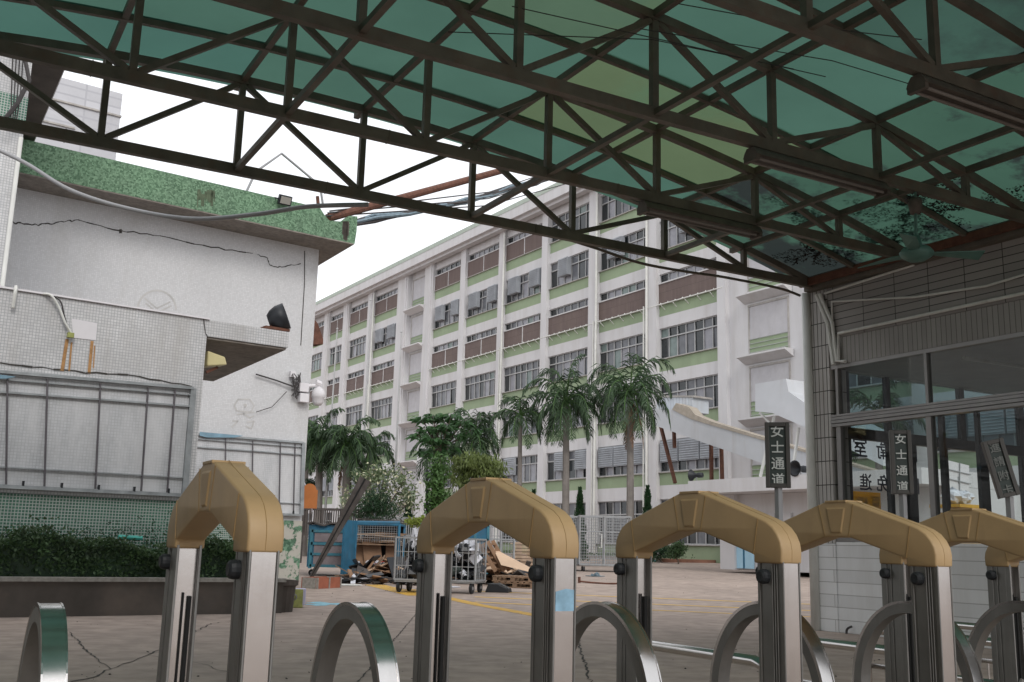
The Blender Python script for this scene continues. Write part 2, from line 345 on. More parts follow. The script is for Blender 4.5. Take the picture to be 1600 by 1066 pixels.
wiggle([(900, 978), (910, 1025), (925, 1070)], .025, .025)
wiggle([(1005, 901), (1090, 904), (1190, 906)], .07, .04)
wiggle([(430, 985), (620, 975), (900, 990)], .02, .01)
wiggle([(560, 1066), (650, 960), (700, 938)], .018, .01)
wiggle([(232, 1025), (300, 1034), (360, 1052)], .015, .03)
q = MB(); c0 = gp(512, 944)
pts = []
for i in range(22):
    a = i/22*6.283; rr = .33*(1+.45*math.sin(3*a+1)+.25*math.sin(7*a)); pts.append(c0+Vector((math.cos(a)*rr*1.3, math.sin(a)*rr*1.5, .004)))
q.quad(*pts); setting(q.build('paint_spill', M['bluepaint']))
lit = MB()
for i in range(420):
    P = gp(rng.uniform(-40, 1500), rng.uniform(895, 1066) if i % 2 else rng.uniform(900, 930)); P.z += .006
    if P.y > 60: continue
    s_ = rng.uniform(.01, .035); lit.leaf(P+Z*.004, s_, 2, Vector((rng.gauss(0, 1), rng.gauss(0, 1), .1)).normalized())
setting(lit.build('leaf_litter', M['litter']), 'stuff')

# ------------------------------------------------------------------ factory building (background facade)
B0 = FP(60, 0, 0)
fac = thing('factory_building', B0, 'long seven storey white factory block with pale green bands and brown boarded windows', 'building')
SILL = [1.65] + [6.18+3.69*k for k in range(6)]
WTOP = [4.47] + [s+2.05 for s in SILL[1:]]
PIERS = [(19, .9), (25.6, .9), (32.2, .9), (38.6, 1.0), (45.95, .75), (52.62, 1.0), (59.3, 1.0), (65.7, .8), (72.3, .8), (78.9, .9), (85.55, 1.7), (91.2, 2.3), (98.9, 1.4), (105.5, 1.5), (111.2, 1.5), (117.9, 1.5)]
q = MB(); q.box(FF, 15, 118.6, 43.17+.62, 43.17+18, 0, 27.5)
q.box(FF, 39.05, 45.6, 43.47, 43.79, 0, 27.5); q.box(FF, 86.3, 90.1, 43.62, 43.79, 0, 27.5)
q.build('wall', M['fwhite'], fac)
for t, w_ in PIERS:
    q = MB(); q.box(FF, t-w_/2, t+w_/2, 43.17, 43.80, gz(70)-.8, 27.5)
    if w_ > 1.2: q.box(FF, t-w_/2+.25, t-w_/2+.5, 43.08, 43.17, 0, 27.5)
    q.build('pier', M['fwhite'], fac)
q = MB(); q.box(FF, 15, 118.6, 42.25, 61.4, 27.5, 28.3); q.k = 1; q.box(FF, 15, 118.6, 42.22, 61.4, 28.3, 28.68)
q.k = 0; q.box(FF, 15, 118.6, 42.6, 43.17, 27.25, 27.5); q.build('roof_parapet', [M['fwhite'], mat('pale green coping', (.42, .48, .42), .8, var=.1)], fac)
TY = {}   # (bay index from pier i to i+1, storey) -> type
def bay_type(i, k):
    j = i-4              # 0 = first bay right of the frame centre (x 1032-1122)
    if k == 0: return 'W'
    if k == 1: return 'A'
    if k == 4: return 'B'
    if k == 5: return 'W' if j >= 8 else 'A'
    if k == 6: return 'W' if j <= 2 else 'B'
    if k == 2 and j >= 1 and j % 3 == 2: return 'W'
    return 'W'
for i in range(len(PIERS)-1):
    t0 = PIERS[i][0]+PIERS[i][1]/2; t1 = PIERS[i+1][0]-PIERS[i+1][1]/2
    stair = i in (3, 10)
    # spandrels
    if not stair:
        for k in range(-1, 7):
            wq = MB(); gq = MB(); sq = MB()
            if k < 0:
                gq.box(FF, t0, t1, 43.45, 43.79, 0, SILL[0]-.06); sq.box(FF, t0, t1, 43.33, 43.79, SILL[0]-.06, SILL[0])
            elif k < 6:
                top = SILL[k+1]; wq.box(FF, t0, t1, 43.45, 43.79, WTOP[k], top-.84); gq.box(FF, t0, t1, 43.45, 43.79, top-.84, top-.06)
                sq.box(FF, t0, t1, 43.33, 43.79, top-.06, top)
            else: wq.box(FF, t0, t1, 43.45, 43.79, WTOP[k], 27.5)
            for b_, nm_, m_ in ((wq, 'spandrel', 'fwhite'), (gq, 'green_band', 'fgreen'), (sq, 'sill', 'sillm')):
                if b_.f: b_.build(nm_, M[m_], fac)
        for k in range(7):
            z0, z1 = SILL[k], WTOP[k]; ty = bay_type(i, k); nm = 7 if t1-t0 > 5.6 else 6
            zt = z0+(z1-z0)*.68
            zb = z0 if ty != 'B' else z0+1.42
            fq = MB(); y0, y1 = 43.56, 43.62
            fq.box(FF, t0, t1, y0-.02, y1, zb, zb+.07); fq.box(FF, t0, t1, y0-.02, y1, z1-.06, z1)
            for m_ in range(nm+1):
                tt = t0+(t1-t0)*m_/nm; fq.box(FF, max(t0, tt-.03), min(t1, tt+.03), y0, y1-.001, zb+.07, z1-.06)
            if ty != 'B': fq.box(FF, t0+.03, t1-.03, y0-.03, y1-.002, zt-.04, zt+.04)
            wf = fq.build('window', M['frame'], fac)
            pq = MB()
            for m_ in range(nm):
                a = t0+(t1-t0)*m_/nm; b = t0+(t1-t0)*(m_+1)/nm
                pat = rng.random()
                for lo, hi in ((zb, zt), (zt, z1)) if ty != 'B' else ((zb, z1),):
                    lit_ = rng.random()
                    pq.k = 0 if (m_ == nm-1 and lo == zb) or lit_ < .18 else (2 if lit_ > .62 else 1)
                    if k == 0: pq.k = 0 if lit_ < .8 else 1
                    if hi == z1 and ty != 'B': pq.k = 0 if lit_ < .4 else 1
                    if rng.random() < .06 and k: pq.k = 3
                    dy = rng.uniform(0, .05)
                    pq.quad(FP(a, .46+dy, lo), FP(b, .46+dy, lo), FP(b, .46, hi), FP(a, .46, hi))
            pq.build('pane', [M['pdark'], M['pmid'], M['plight'], M['pteal']], wf)
            if ty == 'B':
                bq = MB(); bq.box(FF, t0, t1, 43.40, 43.55, z0+.02, z0+1.36); bo = bq.build('brown_board', M['fbrown'], fac)
                wq2 = MB(); wq2.box(FF, t0, t1, 43.34, 43.42, z0+1.36, z0+1.44)
                for mm in (0, .5, 1):
                    tt = t0+(t1-t0)*mm; wq2.box(FF, max(t0, tt-.035), min(t1, tt+.035), 43.36, 43.41, z0+.02, z0+1.36) if i > 6 else None
                wq2.build('batten', M['fwhite'], fac)
                if k == 4 and i >= 4:
                    pq2 = MB(); pq2.tube([FP(t0-.5, .02, z0-.1), FP(t1+.5, .02, z0-.1)], .045, 6)
                    for mm in range(8):
                        tt = t0+(t1-t0)*(mm+.5)/8; pq2.tube([FP(tt, .02, z0-.1), FP(tt, .1, z0+.02)], .03, 5)
                    for mm in range(5):
                        tt = t0+(t1-t0)*(mm+.5)/5; pq2.beam(FP(tt, .28, z0-.45), FP(tt, -.05, z0-.2), .04, .04)
                    pq2.build('drain_pipe', M['whitepipe'], fac)
            if ty == 'A':
                spots = [(.08, .3), (.62, .86)] if k == 5 else [(.0, .32), (.34, .66), (.68, .97)]
                if k == 5 and i == 5: spots = [(.5, .78)]
                if k == 5 and i == 6: spots = [(.5, .72)]
                if k == 5 and i == 4: spots = [(.35, .6)]
                if k == 1 and i == 7: spots = [(.62, .9)]
                if k == 1 and i == 6: spots = [(.0, .3), (.5, .78)]
                if i > 9: spots = [(.1, .36), (.62, .84)]
                for a, b in spots:
                    a = t0+(t1-t0)*a; b = t0+(t1-t0)*b; lz0, lz1 = (z0+.62, z1+.0); lq = MB(); dd = .25 if k == 5 else .06
                    lq.box(FF, a, b, 43.40-dd, 43.53, lz0, lz1-.07)
                    nn = 9
                    for s_ in range(nn):
                        zz = lz0+.05+(lz1-.12-lz0)*s_/nn
                        lq.beam(FP(a+.02, .21-dd, zz+.05), FP(b-.02, .21-dd, zz+.05), .06, .02, (Z-FN*.9).normalized())
                    lq.build('louvre_box', M['louvre'], fac)
    else:
        tc_ = 88.2 if i == 10 else 42.35; hw = 1.55 if i == 10 else 1.6
        for k in range(7):
            z0 = SILL[k]-1.0 if k else .7; z1 = z0+3.0
            fq = MB(); fr_n = 43.44 if i == 3 else 43.58
            fq.box(FF, tc_-hw, tc_-hw+.1, fr_n-.03, fr_n+.06, z0, z1); fq.box(FF, tc_+hw-.1, tc_+hw, fr_n-.03, fr_n+.06, z0, z1); fq.box(FF, tc_-hw, tc_+hw, fr_n-.04, fr_n+.06, z1, z1+.12)
            dr = fq.build('stair_door', M['sillm'], fac)
            pq = MB(); pq.box(FF, tc_-hw+.1, tc_+hw-.1, fr_n+.01, fr_n+.04, z0+1.0, z1); pq.k = 1; pq.box(FF, tc_-hw+.1, tc_+hw-.1, fr_n, fr_n+.04, z0, z0+1.0)
            for s_ in range(4): pq.k = 2; pq.box(FF, tc_-hw+.1, tc_+hw-.1, fr_n-.05, fr_n-.02, z0+.2+.27*s_, z0+.23+.27*s_)
            pq.build('shutter', [M['shut'], M['fgreen'], M['frame']], dr)
            if k:
                lq = MB(); lq.prism([FP(tc_-hw-.3, .25, z0-.45), FP(tc_-hw-.3, -.45, z0-.1), FP(tc_-hw-.3, -.45, z0), FP(tc_-hw-.3, .25, z0)], F*(2*hw+.6))
                lq.build('ledge', M['fwhite'], fac)
for t in (53.0, 58.7, 71.7, 97.9):
    q = MB(); q.tube([FP(t, -.1, .5), FP(t, -.1, 27)], .09, 6); q.tube([FP(t+.3, -.1, .5), FP(t+.3, -.1, 17.3)], .06, 6); q.build('downpipe', M['whitepipe'], fac)

# planting bed, kerb and forecourt in front of the factory
def poly_slab(name, pts, z0, z1, m):
    q = MB(); q.prism([Vector((p.x, p.y, z0)) for p in pts], Z*(z1-z0)); return setting(q.build(name, m))
poly_slab('kerb', [FP(47.0, -4.2), FP(47.0, -3.9), FP(120, -3.9), FP(120, -4.2)], .5, .82, M['kerb'])
poly_slab('planting_bed', [FP(47.0, -3.9), FP(47.0, .3), FP(120, .3), FP(120, -3.9)], .5, .78, M['redsoil'])

# ------------------------------------------------------------------ covered ramp, ducts and entrance block on the right of the facade
def onF(x, y, n): return onp(x, y, FN, 43.17+n)
def duct(name, label, top, bot, nfront, depth, m, cat='conveyor'):
    # outline on the plane nfront, extruded away
    poly = [onF(x, y, nfront) for x, y in top+bot[::-1]]
    t = thing(name, Vector((poly[0].x, poly[0].y, gz(60))), label, cat)
    q = MB(); q.prism(poly, FN*depth); q.build('casing', m, t)
    return t
rt = duct('covered_chute', 'long pale metal covered chute sloping down across the factory wall behind the palms', [(1022, 638), (1050, 640), (1080, 655), (1110, 664), (1200, 690), (1258, 707), (1420, 755)], [(1022, 664), (1029, 667), (1200, 727), (1258, 747), (1420, 797)], -5.2, .5, M['cladside'])
q = MB(); q.prism([onF(x, y, -5.25) for x, y in ((1050, 640), (1080, 655), (1110, 664), (1258, 707), (1420, 755), (1420, 751), (1258, 703), (1112, 659), (1086, 648), (1076, 636), (1056, 630))], FN*.6); q.build('roof_sheet', M['tan'], rt)
q = MB(); q.prism([onF(x, y, -4.6) for x, y in ((1026, 621), (1082, 621), (1082, 644), (1052, 652), (1026, 652))], FN*1.2); q.k = 1; q.prism([onF(x, y, -4.65) for x, y in ((1026, 618), (1084, 618), (1084, 621), (1026, 621))], FN*1.4); q.build('hood', [M['clad'], M['sillm']], rt)
for a, b in (((1032, 664), (1055, 755)), ((1053, 670), (1054, 700)), ((1111, 690), (1112, 762)), ((1127, 697), (1129, 770))):
    q = MB(); q.beam(onF(*a, -4.2), onF(*b, -4.2), .16, .16); q.build('support', M['rust'], rt)
dt = duct('short_metal_duct', 'short pale blue metal duct with a square end box above the hanging sign', [(1180, 600), (1228, 592), (1232, 612), (1258, 630), (1380, 690)], [(1180, 643), (1206, 645), (1258, 668), (1380, 728)], -9.5, 2.0, M['cladside'])
q = MB(); q.beam(onF(1187, 645, -9), onF(1210, 668, -9), .08, .08); q.beam(onF(1210, 650, -9), onF(1188, 745, -9), .1, .1); q.beam(onF(1248, 668, -9), onF(1238, 740, -9), .1, .1); q.build('strut', M['whitepipe'], dt)
eb = thing('entrance_block', gp(1180, 882), 'single storey white entrance block with flat concrete canopy and pale blue doors', 'building')
q = MB(); A = onF(1075, 752, -12); Bp = onF(1440, 742, -12); zt_ = A.z; zb_ = onF(1075, 772, -12).z
ta, tb = A.dot(F), Bp.dot(F)
q.box(FF, tb, ta, A.dot(FN), A.dot(FN)+5, zb_, zt_); q.build('canopy_slab', M['fwhite'], eb)
tl, tr = onF(1131, 800, -10.5).dot(F), tb
n0 = 43.17-10.5
q = MB(); q.box(FF, tr, tl, n0, n0+9, .5, zb_-.01); q.box(FF, tl-.9, tl, n0-.25, n0, .5, zb_-.01)
q.build('wall', M['fwhite'], eb)
tdl, tdr = onF(1143, 860, -10.5).dot(F), onF(1240, 860, -10.5).dot(F)
ztop = onF(1160, 803, -10.5).z
q = MB(); q.box(FF, tdr, tdl, n0-.06, n0, .55, ztop); wz = ztop
for k in range(5): q.k = 1; tt = tdl+(tdr-tdl)*k/4; q.box(FF, tt-.03, tt+.03, n0-.09, n0-.06, .55, ztop)
q.build('shutter_panel', [M['fwhite'], M['frame']], eb)
q = MB(); q.box(FF, onF(1181, 860, -10.5).dot(F), tdl-.1, n0-.14, n0-.10, .56, onF(1160, 846, -10.5).z); q.k = 1
tm = onF(1166, 860, -10.5).dot(F); q.box(FF, tm-.04, tm+.04, n0-.16, n0-.14, .56, onF(1160, 846, -10.5).z); q.build('door', [M['lblue'], M['bluesteel']], eb)
text('TYPEBBBB', .28, onF(1208, 790, -10.5)-FN*.09, -F, Z, M['black'], eb, depth=.01) if False else None
# megaphone on canopy
def megaphone(p, d, label, s=1.0):
    t = thing('loudspeaker', p, label, 'loudspeaker')
    q = MB(); q.lathe(p+Z*.25*s, [(.02*s, -.3*s), (.10*s, -.28*s), (.11*s, -.1*s), (.08*s, 0), (.13*s, .12*s), (.24*s, .25*s), (.25*s, .26*s), (.20*s, .24*s), (.08*s, .08*s), (.0, .06*s)], 14, d); q.build('horn', [M['black']], t, smooth=True)
    q = MB(); q.tube([p, p+Z*.22*s], .02*s, 6); q.build('bracket', M['greypipe'], t)
megaphone(onF(1243, 745, -12)+FN*.3, (-FN).normalized(), 'grey horn loudspeaker beside the dark sign at the canopy right end', 1.3)
megaphone(onF(1078, 752, -12)+FN*.3+F*.1-F*.2, (F-FN*.3).normalized(), 'small grey horn loudspeaker on the canopy left corner', 1.1)

# ------------------------------------------------------------------ left buildings
# tall tiled tower at the far left
tw = thing('tiled_tower', LP(1.6, 20, 0), 'grey tiled tower at the left edge with a dark stained overhang', 'building')
q = MB(); q.box(LF, -2, 3.33, 20, 25.0, 0, 10.25); q.build('wall', M['mosaic'], tw)
q = MB(); q.box(LF, -2, 3.34, 19.995, 20, 8.62, 9.12); q.build('green_band', M['greenmosaic'], tw)
q = MB(); zz = 10.26
q.prism([LP(-2, 20, zz), LP(4.0, 20, zz), LP(4.0, 20, zz)+S*6, LP(-2, 20, zz)+S*6], Z*3.5); q.build('upper_wall', M['mosaic'], tw)
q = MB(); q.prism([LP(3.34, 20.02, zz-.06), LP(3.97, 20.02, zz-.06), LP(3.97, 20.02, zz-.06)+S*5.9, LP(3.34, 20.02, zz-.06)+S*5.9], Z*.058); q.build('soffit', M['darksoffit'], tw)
q = MB(); q.tube([LP(3.28, 19.9, 5.2), LP(3.28, 19.9, 8.3)], .04, 8); q.build('corner_pipe', M['whitepipe'], tw)
q = MB(); q.tube([LP(2.9, 19.7, 8.4), LP(3.1, 19.6, 8.8), LP(3.25, 19.6, 9.3), LP(3.1, 19.7, 9.9), LP(2.8, 19.8, 10.1)], .04, 6)
for k in range(4): q.tube([LP(2.95+.06*k, 19.8, 9.9), LP(3.0+.05*k, 19.7, 9.0), LP(3.05+.03*k, 19.7, 8.5)], .012, 5)
q.build('cable_loop', M['cable'], tw)

# main white hall with green speckled fascia
mh = thing('white_hall', LP(8, 26.1, 0), 'large white tiled hall with green speckled fascia and cracked wall', 'building')
q = MB(); zs = 9.27; nf = 24.98
q.prism([LP(-2, 26.09, 0), LP(12.25, 26.09, 0), LP(12.25, 26.09, 0)+S*14, LP(-2, 26.09, 0)+S*14], Z*zs); q.build('wall', M['mosaicfine'], mh)
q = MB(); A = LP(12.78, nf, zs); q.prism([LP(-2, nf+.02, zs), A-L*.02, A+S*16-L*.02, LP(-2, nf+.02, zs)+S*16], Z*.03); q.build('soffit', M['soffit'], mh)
q = MB(); q.box(LF, -2, 11.67, nf, nf+.24, zs+.03, 10.1)
q.prism([LP(11.67, nf, zs+.03), LP(12.78, nf, zs+.03), LP(12.82, nf, 9.67), LP(12.82, nf, 10.1), LP(12.56, nf, 10.06), LP(12.35, nf, 9.85), LP(11.98, nf, 9.8), LP(11.82, nf, 9.93), LP(11.67, nf, 10.1)], LN*.24)
q.prism([LP(12.56, nf+.24, zs+.03), LP(12.78, nf+.24, zs+.03), LP(12.78, nf+.24, zs+.03)+S*14, LP(12.56, nf+.24, zs+.03)+S*14], Z*.6)
q.prism([LP(-2, nf+.24, 9.5), LP(12.56, nf+.24, 9.5), LP(12.56, nf+.24, 9.5)+S*15, LP(-2, nf+.24, 9.5)+S*15], Z*.1)
q.build('fascia', M['greenchip'], mh)
def ribbon(pts, nrm, w, m, name, parent, jit=0, n=6):
    q = MB(); out = []
    for a, b in zip(pts, pts[1:]):
        for i in range(n): out.append(a.lerp(b, i/n)+Z*rng.uniform(-jit, jit))
    out.append(pts[-1])
    for a, b in zip(out, out[1:]):
        d = (b-a).normalized(); s_ = d.cross(nrm)*w*rng.uniform(.4, 1)/2 if jit else d.cross(nrm)*w/2
        q.quad(a-s_, b-s_, b+s_, a+s_)
    return q.build(name, m, parent)
def onL(x, y, n): return onp(x, y, LN, n)
W = lambda *pp: [onL(x, y, 26.083) for x, y in pp]
ribbon(W((20, 348), (45, 352), (75, 350), (100, 346), (125, 345), (188, 360), (250, 370), (330, 386), (395, 396)), LN, .035, M['crack'], 'crack', mh, .03)
ribbon(W((188, 358), (190, 362), (186, 364)), LN, .08, M['crack'], 'crack', mh, .01)
ribbon(W((402, 398), (418, 404), (422, 415), (440, 418), (470, 412)), LN, .03, M['crack'], 'crack', mh, .02)
ribbon(W((476, 392), (476, 440), (470, 540)), LN, .025, M['crack'], 'crack', mh, .0)
circ = [onL(245+30*math.cos(a), 484+30*math.sin(a), 26.083) for a in [math.pi+i*math.pi/16*1.0 for i in range(17)]]
ribbon(circ, LN, .05, M['scratch'], 'faint_emblem', mh, 0, 1)
ribbon(W((226, 466), (245, 482), (266, 472)), LN, .04, M['scratch'], 'faint_emblem', mh, 0, 2)
ribbon(W((228, 474), (245, 489), (268, 478)), LN, .04, M['scratch'], 'faint_emblem', mh, 0, 2)
for st in (((366, 634), (372, 624), (390, 624), (397, 634), (392, 644), (370, 642), (366, 634)), ((381, 632), (385, 632), (383, 637), (381, 632)), ((370, 648), (397, 644)), ((380, 646), (390, 653), (397, 650)), ((363, 658), (372, 658), (362, 668)), ((385, 660), (397, 658), (393, 670), (384, 666))):
    ribbon(W(*st), LN, .04, M['scratch'], 'faint_character', mh, 0, 1)
q = MB(); q.box(LF, 11.2, 12.26, 26.06, 26.083, 0, 1.72); q.k = 1; q.box(LF, 8.8, 11.2, 26.06, 26.083, 0, 1.75); q.build('tile_base', [M['peeling'], M['greenmosaic']], mh)
# dark stains on fascia
for k in range(16):
    x = 308+rng.random()*28; y = 296+rng.random()*8; ribbon([onL(x, y, 24.972), onL(x-.5, y+rng.uniform(8, 22), 24.972)], LN, rng.uniform(.02, .09), M['mossstain'], 'stain', mh, .0, 3)
for k in range(9):
    x = 534+rng.random()*10; ribbon([onL(x, 346, 24.97), onL(x-.8, rng.uniform(362, 376), 24.97)], LN, rng.uniform(.04, .1), M['darksoffit'], 'stain', mh, .0, 3)
# lower front volume with the notice board
fv = thing('gatehouse_wall', LP(3, 18, 0), 'low white mosaic tiled block with a flat roof slab and green tile base', 'building')
q = MB(); q.prism([LP(-6, 18.01, 1.80), LP(6.38, 18.01, 1.80), LP(6.38, 18.01, 1.80)+S*7.6, LP(-6, 18.01, 1.80)+S*7.6], Z*3.24); q.build('wall', M['mosaic'], fv)
q = MB(); q.prism([LP(-6, 18.02, 0), LP(6.36, 18.02, 0), LP(6.36, 18.02, 0)+S*7.5, LP(-6, 18.02, 0)+S*7.5], Z*1.795); q.build('tile_base', M['greenmosaic'], fv)
q = MB(); q.prism([LP(6.38, 18.01, 4.74), LP(7.95, 18.01, 4.74), LP(7.95, 18.01, 4.74)+S*5, LP(6.38, 18.01, 4.74)+S*5], Z*.30)
q.build('roof_slab', M['mosaic'], fv)
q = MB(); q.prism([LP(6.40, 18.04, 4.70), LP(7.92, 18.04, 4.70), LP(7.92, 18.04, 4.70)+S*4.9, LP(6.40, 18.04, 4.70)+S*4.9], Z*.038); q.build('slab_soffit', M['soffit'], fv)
q = MB(); q.box(LF, -6, 6.40, 17.97, 18.2, 5.04, 5.07); q.build('coping', M['patch'], fv)
X = lambda x, y: onL(x, y, 18.0)
q = MB(); q.quad(X(112, 498), X(152, 505), X(150, 532), X(114, 528)); q.build('filler_patch', M['patch'], fv)
for a, b, w_ in (((105, 530), (97, 580), .055), ((112, 535), (108, 580), .03), ((144, 533), (139, 584), .05), ((148, 540), (146, 575), .02)):
    ribbon([X(*a), X(*b)], LN, w_, M['rustst'], 'rust_run', fv, .0)
ribbon([X(318, 498), X(321, 520), X(325, 528)], LN, .02, M['crack'], 'crack', fv, .01)
ribbon([X(0, 567), X(100, 580), X(200, 586), X(300, 604)], LN, .03, M['crack'], 'dirt_line', fv, .02)

# notice board frames
def board(name, label, plane, xs_, corners, m, group):
    (x0, y0), (x1, y1), (x2, y2), (x3, y3) = corners      # TL TR BR BL pixels
    P = lambda x, y: onp(x, y, LN, plane)
    TL, TR, BR, BL = P(x0, y0), P(x1, y1), P(x2, y2), P(x3, y3)
    t = thing(name, BL.lerp(BR, .5), label, 'notice board', group)
    q = MB(); q.prism([TL+LN*.06, TR+LN*.06, BR+LN*.06, BL+LN*.06], -LN*.03); q.build('back_panel', M['boardback'], t)
    q = MB(); q.beam(TL, TR, .1, .05); q.beam(TL-Z*.32, TR-Z*.32, .05, .03); q.beam(TL-Z*.12, TR-Z*.12, .05, .02); q.build('top_rail', m, t)
    q = MB(); q.beam(BL, BR, .1, .06); q.beam(BL+Z*.3, BR+Z*.3, .04, .02); q.build('bottom_rail', m, t)
    q = MB(); q.beam(TR, BR, .1, .07, LN); q.build('end_post', m, t)
    for x in xs_:
        f = (x-x0)/(x1-x0); q = MB(); q.beam(TL.lerp(TR, f)-Z*.05-LN*.02, BL.lerp(BR, f)+Z*.03-LN*.02, .028, .025, LN); q.build('bar', M['barm'], t)
    for k in range(6):
        q = MB(); c_ = BL.lerp(BR, (k+.5)/6); q.obox(c_+Z*.06-LN*.03, L, LN, Z, .03, .05, .08); q.build('clip', M['black'], t)
    return t
M['boardback'] = mat('weathered whitewashed mosaic', (.50, .51, .53), .5, var=.12, vs=1.5, tile=(53.83, .05, .05, (.34, .35, .36), .0045, 0), streak=.8, sc=(.60, .60, .61), sscale=(1.2, 1.2, .35), thr=(.36, .58))
M['barm'] = mat('dark thin bar', (.12, .11, .12), .6, .3)
M['railmetal'] = mat('tarnished aluminium rail', (.33, .35, .36), .45, .5, var=.3, vs=4)
board('notice_board', 'wide empty notice board frame on the mosaic block above green tiles', 17.95, (5, 64, 146, 224, 270), ((-60, 576), (302, 607), (288, 774), (-60, 757)), M['railmetal'], 'empty notice board frames')
board('notice_board', 'smaller empty notice board frame on the hall wall beside the blue post', 26.0, (350, 392, 436, 460), ((300, 678), (474, 692), (471, 805), (300, 798)), M['railmetal'], 'empty notice board frames')
# ragged torn blue strips left on the boards
for x0, x1, y, n_ in ((312, 380, 675, 25.95), (-20, 25, 583, 17.9)):
    q = MB(); P = [onL(x0, y, n_), onL(x1, y+6, n_), onL(x1-15, y+9, n_), onL(x0+12, y+9, n_), onL(x0, y+6, n_)]
    q.prism(P, -LN*.02)
    tag(q.build('torn_banner', M['bluetarp'], base=P[0]), 'torn strip of blue banner on the %s board top rail' % ('smaller' if x0 > 0 else 'wider'), 'banner scrap')

# floodlight on green fascia
def floodlight(px, py, n_, w_, h_, label):
    c = onp(px, py, LN, n_); t = thing('floodlight', c-Z*h_/2, label, 'floodlight')
    tilt = (-LN*.9-Z*.35).normalized(); up = (Z - tilt*Z.dot(tilt)).normalized()
    q = MB(); q.obox(c, L, tilt, up, w_, .12, h_); q.build('housing', M['black'], t, bevel=.02)
    q = MB(); q.obox(c+tilt*.065, L, tilt, up, w_*.78, .02, h_*.72); q.build('lens', M['lens'], t)
    q = MB(); q.tube([c-L*w_*.55, c-L*w_*.55-tilt*.25, c+L*w_*.55-tilt*.25, c+L*w_*.55], .02, 5); q.build('bracket', M['black'], t)
floodlight(445, 313, 24.8, .36, .26, 'square black floodlight fixed on the green speckled fascia')
# big black round lamp on low roof slab
p0 = onL(430, 515, 18.6); t = thing('round_floodlight', p0, 'big round black floodlight standing on the flat roof slab corner', 'floodlight')
ax = (L*.75-LN*.45+Z*.35).normalized(); c = onL(437, 497, 18.6)
q = MB(); q.lathe(c-ax*.22, [(0, 0), (.13, .0), (.2, .08), (.25, .2), (.26, .36), (.23, .36), (.2, .3), (0, .28)], 20, ax); q.build('lamp_head', M['black'], t, smooth=True)
q = MB(); q.beam(p0-L*.12, c-ax*.05, .05, .05); q.beam(p0+L*.12-Z*.02, c-ax*.02, .05, .05); q.obox(p0+Z*.0, L, LN, Z, .5, .25, .05); q.build('stand', M['rust'], t)
# cream lamp under slab
c = onL(338, 563, 18.4); t = thing('wall_lamp', c, 'cream plastic wall lamp under the concrete roof slab', 'lamp')
q = MB(); q.prism([onL(325, 548, 18.2), onL(352, 558, 18.2), onL(355, 570, 18.2), onL(324, 572, 18.2)], LN*.3); q.build('lamp_shade', M['cream'], t, bevel=.02)
q = MB(); q.beam(onL(322, 582, 18.3), onL(340, 574, 18.3), .04, .05); q.build('arm', M['rust'], t)
# cctv dome with junction boxes at hall corner
t = thing('dome_camera', onL(497, 640, 25.9), 'white dome security camera on a bracket at the hall corner', 'camera')
c = onL(497, 622, 25.9)
q = MB(); q.lathe(c, [(0, -.22), (.10, -.2), (.15, -.12), (.17, 0), (.19, .02), (.18, .14), (.13, .25), (.05, .3), (.04, .4)], 16); q.build('dome', M['patch'], t, smooth=True)
q = MB(); q.tube([c+Z*.36, onL(488, 603, 25.9), onL(474, 604, 25.95)], .05, 8); q.tube([c+Z*.42-L*.1, c+Z*.38+L*.05], .09, 8); q.build('arm', M['patch'], t)
t = thing('junction_box_pair', onL(474, 630, 25.95), 'pair of white junction boxes stacked on the hall corner', 'junction box')
for yy in (606, 622):
    c = onL(474, yy, 25.95); q = MB(); q.obox(c, L, LN, Z, .26, .16, .24); q.build('box', M['patch'], t, bevel=.01)
t = thing('cable_cluster', onL(463, 610, 26.0), 'tangle of cables and a small box on the hall wall near the corner', 'cables')
q = MB(); c = onL(457, 585, 26.0); q.obox(c, L, LN, Z, .14, .1, .16); q.build('box', M['patch'], t)
q = MB()
for k in range(12):
    pts = [onL(463+rng.uniform(-8, 8), 600+rng.uniform(-18, 26), 25.95) for _ in range(4)]; q.tube(pts, .014, 5)
q.tube([onL(400, 585, 26), onL(430, 594, 26), onL(458, 604, 25.97)], .022, 5); q.tube([onL(400, 644, 26), onL(425, 636, 26), onL(448, 612, 25.97)], .01, 4)
q.build('cables', M['cable'], t)
# rusty hood at the wall edge
c = onL(497, 520, 25.9); t = thing('rusty_wall_hood', onL(497, 538, 25.9), 'rusty brown metal hood hanging at the hall corner edge', 'hood')
q = MB(); q.prism([onL(489, 496, 26.2), onL(497, 506, 26.2), onL(505, 530, 26.2), onL(505, 538, 26.2), onL(488, 538, 26.2)], LN*.5); q.build('hood', M['rust'], t)
